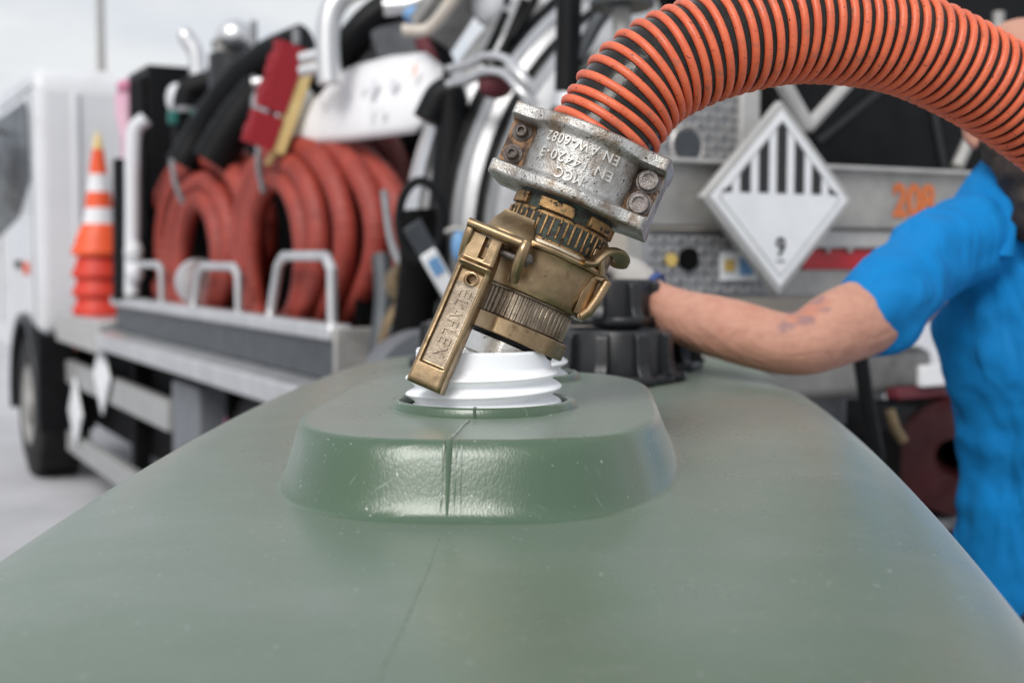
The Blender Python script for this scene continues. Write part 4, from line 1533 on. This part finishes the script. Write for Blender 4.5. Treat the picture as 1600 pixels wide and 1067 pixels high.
MB().lathe([(0.0, -0.03), (0.165, -0.03), (0.185, 0.0), (0.185, 0.10), (0.0, 0.10)], 40, Matrix.Translation((a.x, a.y, a.z)) @ Matrix.Rotation(R(90), 4, 'X')).build('round_housing', 'slate', truck)
rbox('steel_column', 760, 870, 420, 640, -0.6, 0.2, 'black_matte')

# bracket arms over the tank flange
for (dy, r_) in ((0, 0.011), (24, 0.012)):
    tpipe('bracket_arm', [(702, 108 + dy, 3.5), (735, 100 + dy, 3.45), (760, 88 + dy, 3.4), (790, 92 + dy, 3.35), (815, 118 + dy, 3.3), (838, 142 + dy, 3.3)], r_, 'alu_bright', flat=(1.0, 1.5))
MB().ball(td(775, 132, 3.45), 0.05, 0.05, 0.04).build('pivot', 'maroon', truck)
# slanting grey chute with cream edge
ch = MB()
q1, q2, q3, q4 = td(648, 40, 3.8), td(716, -60, 3.7), td(800, -60, 3.9), td(706, 82, 4.0)
th_ = Vector((0, 0.04, 0.03))
ch.add([q1, q2, q3, q4, q1 + th_, q2 + th_, q3 + th_, q4 + th_], [(0, 1, 2, 3), (7, 6, 5, 4), (0, 4, 5, 1), (1, 5, 6, 2), (2, 6, 7, 3), (3, 7, 4, 0)])
ch.build('chute', 'galv_grey', truck, bevel=0.004)
tpipe('chute_edge', [(628, 48, 3.75), (668, 46, 3.75), (700, 10, 3.7), (745, -60, 3.65)], 0.018, 'cream_paint')
MB().ball(td(652, 24, 3.9), 0.045, 0.04, 0.028).build('blue_cap', 'sticker_blue', truck)
tpipe('white_pipe', [(600, 12, 4.1), (640, 8, 4.1), (680, -10, 4.1)], 0.03, 'alu_bright')
tpipe('red_pipe', [(660, 60, 4.1), (676, 95, 4.1), (690, 120, 4.1)], 0.03, 'maroon')
tpipe('black_pipe', [(680, 55, 4.0), (700, 100, 4.0), (712, 140, 4.0)], 0.022, 'black_rubber')
for (x0, y0, x1, y1) in ((752, 100, 790, 20), (776, 100, 820, 0), (800, 60, 850, -30)):
    tpipe('hydraulic_line', [(x0, y0, 3.6), ((x0 + x1) / 2, (y0 + y1) / 2 + 4, 3.6), (x1, y1, 3.6)], 0.013, 'black_rubber')
MB().ball(td(762, 6, 3.9), 0.05, 0.05, 0.07).build('white_canister', 'cab_white', truck)
MB().ball(td(812, 10, 3.9), 0.03, 0.03, 0.05).build('white_canister', 'cab_white', truck)
rbox('rear_hood', 760, 880, -40, 30, 0.1, 0.05, 'black_rubber')

# silver arch tube
tpipe('arch_tube', [(515, 130, 4.2), (512, 60, 4.2), (520, 15, 4.2), (548, -15, 4.2), (600, -30, 4.2)], 0.040, 'alu_bright', n=16)
tpipe('arch_rung', [(470, 92, 4.25), (512, 82, 4.22)], 0.020, 'alu_bright', smooth_n=0)
tpipe('arch_rung', [(470, 112, 4.25), (512, 103, 4.22)], 0.020, 'alu_bright', smooth_n=0)
tpipe('arch_rung', [(395, 130, 4.9), (425, 126, 4.9)], 0.018, 'alu_bright', smooth_n=0)
tpipe('black_hose', [(500, 140, 4.5), (548, 70, 4.4), (590, 25, 4.4), (640, 0, 4.4)], 0.060, 'black_rubber')
tpipe('black_hose', [(540, 120, 4.6), (580, 60, 4.6), (625, 30, 4.6), (660, 20, 4.6)], 0.05, 'black_rubber')
tbox('mesh_box', -0.12, 0.12, -0.1, 0.1, -0.10, 0.10, 'steel_grey', mtx=Matrix.Translation(td(618, 72, 4.5)) @ Matrix.Rotation(R(-20), 4, 'Y'))
# dark diagonal trunking and filter housings in front of the cab
tpipe('black_trunk', [(285, 260, 5.6), (320, 200, 5.6), (370, 130, 5.5), (420, 90, 5.4), (475, 65, 5.3)], 0.075, 'black_rubber', n=14)
tpipe('black_trunk', [(330, 255, 5.3), (370, 190, 5.3), (410, 140, 5.3)], 0.085, 'black_rubber', n=14)
tpipe('air_intake', [(366, 200, 5.8), (366, 130, 5.8), (366, 88, 5.8)], 0.115, 'black_plastic', n=18, smooth_n=0)
tpipe('intake_band', [(362, 76, 5.8), (362, 68, 5.8)], 0.09, 'anthracite', n=18, smooth_n=0)
MB().ball(td(368, 58, 5.8), 0.085, 0.085, 0.075).build('intake_cap', 'alu_bright', truck)
tpipe('intake_pipe', [(345, 60, 5.75), (346, 78, 5.75), (352, 95, 5.75)], 0.03, 'galv_grey')
tpipe('mast', [(396, 34, 5.4), (397, 120, 5.4), (398, 200, 5.4)], 0.016, 'steel_grey', smooth_n=0)
tpipe('small_mast', [(462, 45, 5.2), (463, 70, 5.2)], 0.016, 'steel_grey', smooth_n=0)
tpipe('exhaust_stack', [(284, 48, 6.4), (296, 66, 6.4), (307, 88, 6.4), (309, 130, 6.4)], [0.028, 0.032, 0.036, 0.040, 0.042, 0.042, 0.042, 0.042, 0.042, 0.042, 0.042, 0.042, 0.042, 0.042, 0.042, 0.042, 0.042, 0.042, 0.042, 0.042, 0.042, 0.042, 0.042, 0.042, 0.042], 'alu_bright')
tpipe('elbow', [(290, 225, 6.0), (290, 170, 6.0), (300, 140, 6.0), (345, 128, 6.0)], 0.06, 'black_rubber', n=14)
tpipe('pipe_band', [(290, 178, 5.98), (290, 170, 5.98)], 0.068, 'steel_grey', n=14, smooth_n=0)
tbox('battery_box', 0.0, 0.55, -0.15, 0.3, -0.35, 0.32, 'black_rubber', mtx=Matrix.Translation(td(222, 205, 6.6)))
tbox('black_cabinet', 0.0, 0.7, 0.0, 0.3, -0.7, 0.55, 'black_matte', mtx=Matrix.Translation(td(225, 290, 6.5)))
MB().ball(td(276, 155, 6.1), 0.05, 0.05, 0.075).build('white_canister', 'cab_white', truck)
for px in (270, 306):
    tbox('teal_fitting', -0.02, 0.02, -0.02, 0.02, -0.03, 0.03, 'teal', mtx=Matrix.Translation(td(px, 184, 5.9)))
tpipe('white_arm', [(206, 460, 6.2), (207, 330, 6.2), (207, 230, 6.2), (212, 200, 6.2), (228, 186, 6.2)], 0.036, 'cab_white', n=12)
tpipe('dark_post', [(192, 470, 6.4), (192, 250, 6.4)], 0.05, 'black_rubber', smooth_n=0)
# silver curved side of the body behind the brush

# ------------------------------------------------------------------ white board on the tank side
def curved_board():
    t = thing('sign_board', 'white bent plastic board with faint print above the red hose coils', 'board', mtx=TM)
    top = [(436, 196, 4.75), (470, 158, 4.62), (512, 126, 4.48), (560, 105, 4.34), (615, 91, 4.18), (668, 86, 4.02), (694, 108, 3.95)]
    bot = [(418, 232, 4.70), (462, 228, 4.55), (512, 224, 4.40), (560, 219, 4.26), (610, 213, 4.10), (650, 208, 3.96), (684, 176, 3.90)]
    rows = 9
    vs, fs = [], []
    pts = []
    for i in range(len(top)):
        for j in range(rows):
            f = j / (rows - 1)
            A_, B_ = np.array(top[i], float), np.array(bot[i], float)
            c = A_ * (1 - f) + B_ * f
            p = td(c[0], c[1], c[2] - 0.05 * math.sin(PI * f) ** 0.8)
            vs.append(p)
            pts.append(p)
    for i in range(len(top) - 1):
        for j in range(rows - 1):
            fs.append((i * rows + j, i * rows + j + 1, (i + 1) * rows + j + 1, (i + 1) * rows + j))
    bo = MB().add(vs, fs).build('board', 'sheet_white', t, angle=80)
    md = bo.modifiers.new('thickness', 'SOLIDIFY')
    md.thickness = 0.012
    md.offset = 1.0
    ctr = vs[3 * rows + 4]
    n = (vs[4 * rows + 4] - vs[2 * rows + 4]).cross(vs[3 * rows + 5] - vs[3 * rows + 3]).normalized()
    if n.y > 0:
        n = -n
    pr = MB()
    for (x0, y0, w_, h_, an) in ((535, 165, 10, 6, -20), (553, 150, 14, 18, -18), (578, 140, 12, 9, -16), (596, 142, 22, 16, -12), (628, 136, 14, 20, -8), (516, 166, 10, 7, -22), (592, 178, 16, 7, -14), (610, 178, 8, 14, -8)):
        q = td(x0, y0, 3.9)
        # dropped onto the board
        d = (q - TO).normalized()
        tt = (ctr - TO).dot(n) / d.dot(n)
        q = TO + d * tt + n * 0.035
        ax1 = Vector((math.cos(R(an)), 0, -math.sin(R(an))))
        ax1 = (ax1 - n * ax1.dot(n)).normalized()
        ax2 = n.cross(ax1)
        w2, h2 = w_ * 0.0013, h_ * 0.0011
        MB().add([q - ax1 * w2 - ax2 * h2, q + ax1 * w2 - ax2 * h2, q + ax1 * w2 + ax2 * h2, q - ax1 * w2 + ax2 * h2], [(0, 1, 2, 3)]).build('faint_print', 'print_faint', t, smooth=False)
    q = td(668, 118, 3.9)
    d = (q - TO).normalized()
    q = TO + d * ((ctr - TO).dot(n) / d.dot(n)) + n * 0.05
    ax1 = (Vector((0.8, 0, 0.6)) - n * Vector((0.8, 0, 0.6)).dot(n)).normalized()
    ax2 = n.cross(ax1)
    pr = MB()
    pr.add([q + ax1 * (0.022 * math.cos(a) + 0.006 * math.cos(3 * a)) + ax2 * 0.013 * math.sin(a) for a in np.linspace(0, 2 * PI, 14)[:-1]], [tuple(range(13))])
    pr.build('orange_mark', 'print_peach', t, smooth=False)
    return t


curved_board()
# silver fender curve behind the brush
fc = MB()
fp = [td(350 + 62 * f, 232 - 72 * math.sin(f * PI / 2), 5.4 - 0.2 * f) for f in np.linspace(0, 1, 12)]
fc.tube(fp, 0.055, 12, flat=(1.0, 0.5))
fc.build('side_lid', 'alu_bright', truck)

# ------------------------------------------------------------------ coiled red hoses on the rack
def coil(name, label, mat, loops, rad_, rib=0.020):
    """loops: (cx, cy, ax, ay, depth, skew) in turn, one full turn each, joined smoothly"""
    t = thing(name, label, 'hose', group='red hoses coiled on the rack')
    pts = []
    n = 40
    for k in range(len(loops) - 1):
        A_, B_ = np.array(loops[k], float), np.array(loops[k + 1], float)
        for i in range(n):
            f = i / n
            f2 = f * f * (3 - 2 * f)
            c = A_ * (1 - f2) + B_ * f2
            th = PI / 2 + 2 * PI * f
            px = c[0] + c[2] * math.cos(th) + c[5] * math.sin(th)
            py = c[1] + c[3] * math.sin(th)
            pts.append(TM @ tv(px, py, c[4]))
    path = even(pts, rib / 3)
    rs = [rad_ * (1 + 0.06 * (1 if i % 3 == 0 else (-0.4 if i % 3 == 1 else -0.4))) for i in range(len(path))]
    base = sum(path, Vector()) / len(path)
    zmin = min(p.z for p in path)
    t.location = (base.x, base.y, zmin - rad_)
    MB().tube([p - Vector(t.location) for p in path], rs, 12).build('coiled_tube', mat, t, angle=60)
    return t


coil('coiled_hose', 'bundle of bright red ribbed hose, the right one of two coils on the rack', 'hose_red',
     [(428, 405, 34, 120, 0.075, -2), (434, 396, 46, 122, 0.085, -2), (440, 376, 64, 140, 0.10, -4), (460, 371, 88, 150, 0.155, -6), (484, 371, 112, 148, 0.22, -8), (506, 376, 130, 142, 0.29, -10), (520, 380, 112, 132, 0.35, -10)], 0.041)
coil('coiled_hose', 'bundle of red ribbed hose, the left coil next to the traffic cones', 'hose_red',
     [(312, 418, 26, 96, 0.075, -2), (310, 408, 36, 104, 0.085, -2), (312, 388, 54, 122, 0.11, -4), (318, 370, 80, 138, 0.17, -6), (338, 368, 84, 134, 0.25, -8), (345, 376, 70, 122, 0.32, -8)], 0.044)
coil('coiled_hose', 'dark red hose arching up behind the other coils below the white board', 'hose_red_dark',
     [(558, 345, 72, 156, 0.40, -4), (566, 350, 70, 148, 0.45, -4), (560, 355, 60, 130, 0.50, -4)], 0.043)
# ties round the coils
for (a_, b_, dd, lab) in (((268, 250), (286, 318), 5.35, 'dark tie cord round the left red hose coil'), ((404, 228), (412, 300), 4.62, 'dark tie cord round the right red hose coil')):
    t = MB().tube([P(a_[0], a_[1], dd), P((a_[0] + b_[0]) / 2 - 4, (a_[1] + b_[1]) / 2, dd - 0.02), P(b_[0], b_[1], dd)], 0.012, 8).build('tie_cord', 'steel_grey')
    tag(t, lab, 'cord', 'tie cords on the hose coils')

# ------------------------------------------------------------------ traffic cones
shelf_z = 1.106
cone_xy = TM @ Vector((0.055, 3.86, 0))


def cone(z, label, full):
    t = thing('traffic_cone', label, 'cone', (cone_xy.x, cone_xy.y, z), group='stacked traffic cones')
    H = 0.66
    def r_at(h):
        return 0.118 - (0.118 - 0.022) * h / H
    m = 'cone_orange' if full else 'cone_red'
    # flared foot and skirt
    MB().lathe([(0.100, 0.0), (0.150, 0.0), (0.158, 0.015), (0.154, 0.04), (0.140, 0.06), (0.132, 0.10), (r_at(0.18) + 0.002, 0.18), (0.085, 0.18)], 40, closed=True).build('foot', m, t)
    hs = [(0.18, 0.27, 'cone_white'), (0.27, 0.36, 'cone_orange'), (0.36, 0.46, 'cone_white'), (0.46, 0.60, 'cone_orange')]
    if full:
        for (a, b, mm) in hs:
            MB().lathe([(r_at(a) - 0.01, a), (r_at(a), a), (r_at(b), b), (r_at(b) - 0.01, b)], 36, closed=True).build('band', mm, t)
        MB().lathe([(0.010, 0.60), (r_at(0.60), 0.60), (0.020, H), (0.012, H + 0.03), (0.004, H + 0.035)], 24).build('tip', 'brush_yellow', t)
    return t


names = ['lowest red cone of the stack on the truck shelf', 'second cone from the bottom of the stack on the shelf', 'cone directly under the white-banded top cone']
for i in range(3):
    cone(shelf_z + 0.105 * i, names[i], False)
cone(shelf_z + 0.335, 'orange and white banded traffic cone on top of the stack', True)

# ------------------------------------------------------------------ brush
brm = Matrix.Translation(P(440, 152, 4.45)) @ Matrix.Rotation(R(20), 4, 'Y') @ Matrix.Rotation(R(24), 4, 'Z') @ Matrix.Scale(1.0, 4)
brush = thing('scrubbing_brush', 'red bristled brush with yellow block standing above the hose coils', 'brush', mtx=brm)
MB().box(0.020, 0.070, -0.045, 0.045, -0.19, 0.17).build('block', 'brush_yellow', brush, bevel=0.008)
bb = MB()
for i in range(6):
    for j in range(22):
        z = -0.18 + 0.35 * j / 21
        if -0.075 < z < -0.055:
            continue
        y = -0.042 + 0.084 * i / 5
        L_ = 0.095 + random.uniform(-0.006, 0.006)
        bb.box(0.021 - L_, 0.021, y - 0.009, y + 0.009, z - 0.0088, z + 0.0088)
tag(bb.build('bristles', 'brush_red', brush, smooth=False), kind='stuff')
MB().tube([(0.04, 0.0, -0.19), (0.035, 0.02, -0.235)], 0.012, 10).build('handle', 'brush_yellow', brush)

# ------------------------------------------------------------------ pink cloth hanging by the cab
pk = thing('pink_cloth', 'pale pink cloth with darker knot hanging beside the white cab', 'cloth', P(200, 235, 6.9))
m = MB()
pth = [(0.0, 0, 0.30), (-0.01, 0, 0.2), (0.0, 0, 0.1), (0.01, 0, 0.0), (0.0, 0, -0.1), (-0.005, 0, -0.25)]
m.tube(spline(pth, 6), 0.055, 12, flat=(0.55, 1.0))
m.build('hanging_part', 'pink_cloth', pk, jitter=(0.03, 9))
MB().ball((0.01, 0, 0.33), 0.06, 0.05, 0.045).build('knot', 'pink_strong', pk, jitter=(0.03, 14))

# ------------------------------------------------------------------ lamp post and far buildings
lp = thing('lamp_post', 'tall thin grey lamp post against the sky', 'lamp post', (-9.95, 31.4, 0))
MB().lathe([(0.13, 0), (0.12, 1.0), (0.085, 9.0), (0.0, 9.02)], 16).build('pole', 'galv_grey', lp)
MB().tube([(0, 0, 8.9), (0.5, -0.2, 9.25), (1.2, -0.5, 9.35)], 0.05, 10).build('arm', 'galv_grey', lp)
MB().box(1.0, 1.7, -0.68, -0.42, 9.28, 9.40).build('lamp_head', 'slate', lp, bevel=0.03)
for (x, y, w_, d_, h_, lab) in ((-39, 74, 16, 12, 7.5, 'pale low building far left behind the cab'), (-14, 105, 24, 10, 5.5, 'wide pale shed far behind the truck')):
    t = thing('far_building', lab, 'building', (x, y, 0))
    MB().box(-w_ / 2, w_ / 2, -d_ / 2, d_ / 2, 0, h_ * 0.8).build('wall', 'house_wall', t)
    MB().prism([(-w_ / 2 - 0.4, h_ * 0.8), (w_ / 2 + 0.4, h_ * 0.8), (w_ / 2 - 1.5, h_), (-w_ / 2 + 1.5, h_)], -d_ / 2 - 0.4, d_ / 2 + 0.4, Matrix(((1, 0, 0, 0), (0, 0, 1, 0), (0, 1, 0, 0), (0, 0, 0, 1)))).build('roof', 'roof', t)
    for q in range(5):
        xx = -w_ / 2 + w_ * (q + 0.5) / 5
        MB().box(xx - 0.7, xx + 0.7, -d_ / 2 - 0.06, -d_ / 2 - 0.003, 1.2, 2.8).build('window', 'glass_dark', t)

#PERSON
# ------------------------------------------------------------------ the worker
def metamesh(name, mb_, mat, parent, voxel, smooth_it=6, disp=None):
    o = mb_.build(name, mat, parent, angle=180)
    md = o.modifiers.new('remesh', 'REMESH')
    md.mode = 'VOXEL'
    md.voxel_size = voxel
    md.use_smooth_shade = True
    md = o.modifiers.new('smooth', 'SMOOTH')
    md.iterations = smooth_it
    md.factor = 0.5
    if disp:
        for (strength, scale) in disp:
            tx = bpy.data.textures.new(name + '_folds', 'CLOUDS')
            tx.noise_scale = scale
            tx.noise_depth = 1
            md = o.modifiers.new('folds', 'DISPLACE')
            md.texture = tx
            md.strength = strength
            md.mid_level = 0.5
            md.texture_coords = 'LOCAL'
    return o


def limb(mb_, pts, n=16, flat=None, ref=None):
    """pts: (point, radius) interpolated smoothly, with rounded ends"""
    a = spline([(*p, r) for p, r in pts], 8)
    mb_.tube([tuple(q[:3]) for q in a], [float(q[3]) for q in a], n, flat=flat, ref=ref)
    for e in (a[0], a[-1]):
        mb_.ball(tuple(e[:3]), float(e[3]) * 0.97, nu=14, nv=8)


PB = Vector((0.93, 2.18, 0))
person = thing('person', 'worker in a bright blue polo shirt reaching a bare arm across the tank', 'person', PB)


def q(px, py, d):
    return tuple(P(px, py, d) - PB)


head_c = Vector(q(1596, 148, 2.10))
sk = MB()
# reaching arm
limb(sk, [(q(1010, 458, 2.05), 0.027), (q(1042, 480, 2.005), 0.036), (q(1078, 499, 1.970), 0.0445), (q(1135, 514, 1.925), 0.048), (q(1195, 531, 1.905), 0.0475), (q(1232, 538, 1.898), 0.0465), (q(1262, 535, 1.90), 0.0495),
          (q(1310, 512, 1.93), 0.058), (q(1385, 478, 1.98), 0.062), (q(1440, 425, 2.04), 0.062)])
# other arm, hanging
limb(sk, [((0.19, 0.10, 1.42), 0.06), ((0.25, 0.10, 1.18), 0.05), ((0.24, 0.02, 0.95), 0.038), ((0.22, -0.04, 0.84), 0.03)])
limb(sk, [((0.22, -0.04, 0.84), 0.032), ((0.21, -0.06, 0.76), 0.04), ((0.20, -0.07, 0.70), 0.03)])
for qf in range(4):
    limb(sk, [((0.19 + 0.018 * qf, -0.07, 0.73), 0.011), ((0.19 + 0.018 * qf, -0.09, 0.66), 0.010), ((0.19 + 0.018 * qf, -0.07, 0.62), 0.008)], n=8)
limb(sk, [((0.175, -0.05, 0.78), 0.014), ((0.160, -0.08, 0.73), 0.011), ((0.165, -0.10, 0.70), 0.009)], n=8)
# trunk (under the clothes), neck, head
limb(sk, [((0.02, 0.0, 0.98), 0.09), ((0.0, 0.0, 1.2), 0.09), ((-0.02, 0.0, 1.42), 0.09)])
limb(sk, [((-0.05, 0.0, 1.46), 0.066), (tuple(head_c + Vector((0.012, 0.03, -0.15))), 0.054), (tuple(head_c + Vector((0.004, 0.02, -0.06))), 0.062)])
turn = Matrix.Rotation(R(4), 4, 'Z')          # face turned to the picture's right


def hd(x, y, z):
    return tuple(head_c + (turn @ Vector((x, y, z))))


HM = Matrix.Translation(head_c) @ turn
sk.ball((0, 0.010, 0.03), 0.078, 0.098, 0.095, 24, 16, HM)           # skull
sk.ball((0, -0.028, -0.045), 0.060, 0.066, 0.075, 20, 14, HM)         # jaw and cheeks
sk.ball((0, -0.098, -0.010), 0.014, 0.020, 0.024, 12, 8, HM)          # nose
sk.ball((0, -0.088, 0.022), 0.050, 0.012, 0.012, 12, 8, HM)           # brow
for s in (-1, 1):
    sk.ball((s * 0.080, 0.014, -0.048), 0.013, 0.022, 0.036, 12, 8, HM)    # ears
    sk.ball((s * 0.075, 0.006, -0.078), 0.012, 0.013, 0.016, 10, 6, HM)    # lobes
metamesh('body', sk, 'skin', person, 0.0075, 6)
bd = MB()
bd.ball((0, -0.045, -0.120), 0.060, 0.058, 0.062, 18, 12, HM)
bd.ball((0, -0.070, -0.190), 0.044, 0.040, 0.060, 18, 12, HM)
bd.ball((0, -0.092, -0.062), 0.034, 0.014, 0.010, 14, 8, HM)
for s in (-1, 1):
    bd.ball((s * 0.058, -0.020, -0.070), 0.014, 0.034, 0.050, 12, 8, HM)
metamesh('beard', bd, 'beard', person, 0.006, 3, disp=[(0.012, 0.02)])
ey = MB()
for s in (-1, 1):
    ey.ball((s * 0.032, -0.083, 0.004), 0.012, 0.010, 0.008, 12, 8, HM)
ey.build('eyes', 'sheet_white', person)
skin_tattoo(q(1272, 482, 1.86))
# polo shirt
sh = MB()
trunk_pts = [((0.02, 0.0, 0.82), 0.188), ((0.02, 0.0, 0.94), 0.184), ((0.02, 0.0, 1.08), 0.182), ((0.005, 0.0, 1.20), 0.186), ((-0.012, 0.0, 1.33), 0.196), ((-0.02, 0.0, 1.44), 0.168), ((-0.045, 0.0, 1.505), 0.100), ((-0.055, 0.0, 1.545), 0.066)]
a = spline([(*p, r) for p, r in trunk_pts], 8)
sh.tube([tuple(x[:3]) for x in a], [float(x[3]) for x in a], 28, flat=(0.70, 1.0), ref=(0, 1, 0))
limb(sh, [(q(1368, 488, 1.965), 0.0715), (q(1395, 462, 1.985), 0.0700), (q(1432, 425, 2.02), 0.0680), (q(1480, 388, 2.08), 0.073), (q(1540, 368, 2.15), 0.078)], n=22)
limb(sh, [((0.00, 0.03, 1.47), 0.07), ((0.17, 0.06, 1.45), 0.08), ((0.235, 0.09, 1.27), 0.072), ((0.25, 0.09, 1.20), 0.068)], n=20)
metamesh('polo_shirt', sh, 'polo_blue', person, 0.0085, 5, disp=[(0.032, 0.10), (0.009, 0.04)])
# collar: a folded band standing round the neck
cb = MB()
nc = Vector((-0.062, -0.030, 1.552))
vs, fs = [], []
N_ = 40
for i in range(N_ + 1):
    a_ = R(-60) + (2 * PI - R(60)) * i / N_ + R(0)
    for (r_, z_) in ((0.078, -0.02), (0.076, 0.040), (0.081, 0.050), (0.104, 0.022), (0.150, -0.052), (0.145, -0.056), (0.098, 0.014)):
        front_ = sstep(0.5, -0.9, math.sin(a_))
        zz = z_ - 0.025 * front_ - (0.035 * front_ if r_ > 0.12 else 0)
        v = Vector((r_ * math.cos(a_), r_ * 0.92 * math.sin(a_), zz))
        vs.append(nc + v)
for i in range(N_):
    for k_ in range(6):
        fs.append((i * 7 + k_, i * 7 + k_ + 1, (i + 1) * 7 + k_ + 1, (i + 1) * 7 + k_))
cb.add(vs, fs)
co = cb.build('collar', 'polo_blue', person, angle=60)
md = co.modifiers.new('thickness', 'SOLIDIFY')
md.thickness = 0.003
MB().box(-0.022, 0.022, -0.148, -0.137, 1.22, 1.42).build('placket', 'polo_blue', person, bevel=0.003)
for zz in (1.40, 1.34, 1.28):
    MB().lathe([(0.0, 0), (0.006, 0), (0.006, 0.003), (0.0, 0.003)], 12, Matrix.Translation((0.0, -0.148, zz)) @ Matrix.Rotation(R(90), 4, 'X')).build('button', 'polo_button', person)
# trousers
tr = MB()
sx_ = 0.09
tr.tube([(0.02, 0, 0.82), (0.02, 0, 0.90), (0.02, 0, 0.985)], [0.185, 0.178, 0.165], 24, flat=(0.70, 1.0), ref=(0, 1, 0))
for s in (-1, 1):
    limb(tr, [((0.02 + s * sx_, 0, 0.84), 0.098), ((0.02 + s * (sx_ + 0.01), 0.0, 0.50), 0.078), ((0.02 + s * (sx_ + 0.02), 0.01, 0.12), 0.066)])
metamesh('trousers', tr, 'navy', person, 0.011, 6, disp=[(0.012, 0.08)])
for s in (-1, 1):
    b_ = MB()
    x = 0.02 + s * (sx_ + 0.02)
    limb(b_, [((x, 0.03, 0.055), 0.05), ((x, -0.08, 0.048), 0.046), ((x, -0.16, 0.042), 0.038)])
    limb(b_, [((x, 0.02, 0.05), 0.05), ((x, 0.02, 0.15), 0.052)])
    metamesh('boot', b_, 'boot', person, 0.01, 3)
# work glove on the cap
gl = MB()
wr = Vector(q(1008, 456, 2.052))
limb(gl, [(tuple(wr + Vector((0.006, -0.004, -0.003))), 0.031), (q(996, 444, 2.07), 0.034), (q(982, 434, 2.09), 0.035), (q(968, 427, 2.10), 0.032)])
limb(gl, [(q(988, 438, 2.11), 0.031), (q(970, 428, 2.125), 0.032)])
for k_, (dy, dpt, ln) in enumerate(((2, 2.075, 0.9), (0, 2.098, 1.0), (1, 2.122, 0.95), (4, 2.145, 0.8))):
    limb(gl, [(q(972, 426 + dy, dpt), 0.0135), (q(972 - 18 * ln, 419 + dy, dpt - 0.004), 0.013), (q(972 - 34 * ln, 416 + dy, dpt - 0.012), 0.0125), (q(972 - 44 * ln, 420 + dy, dpt - 0.02), 0.0115)], n=10)
limb(gl, [(q(996, 455, 2.045), 0.015), (q(990, 464, 2.02), 0.0135), (q(984, 474, 2.005), 0.012)], n=10)
metamesh('work_glove', gl, 'glove_grey', person, 0.005, 3)
cu_ = MB()
cu_.tube([tuple(wr + Vector((0.004, -0.002, -0.002))), tuple(wr + Vector((0.012, -0.006, -0.006)))], 0.0375, 24)
cu_.build('glove_cuff', 'glove_cuff', person)
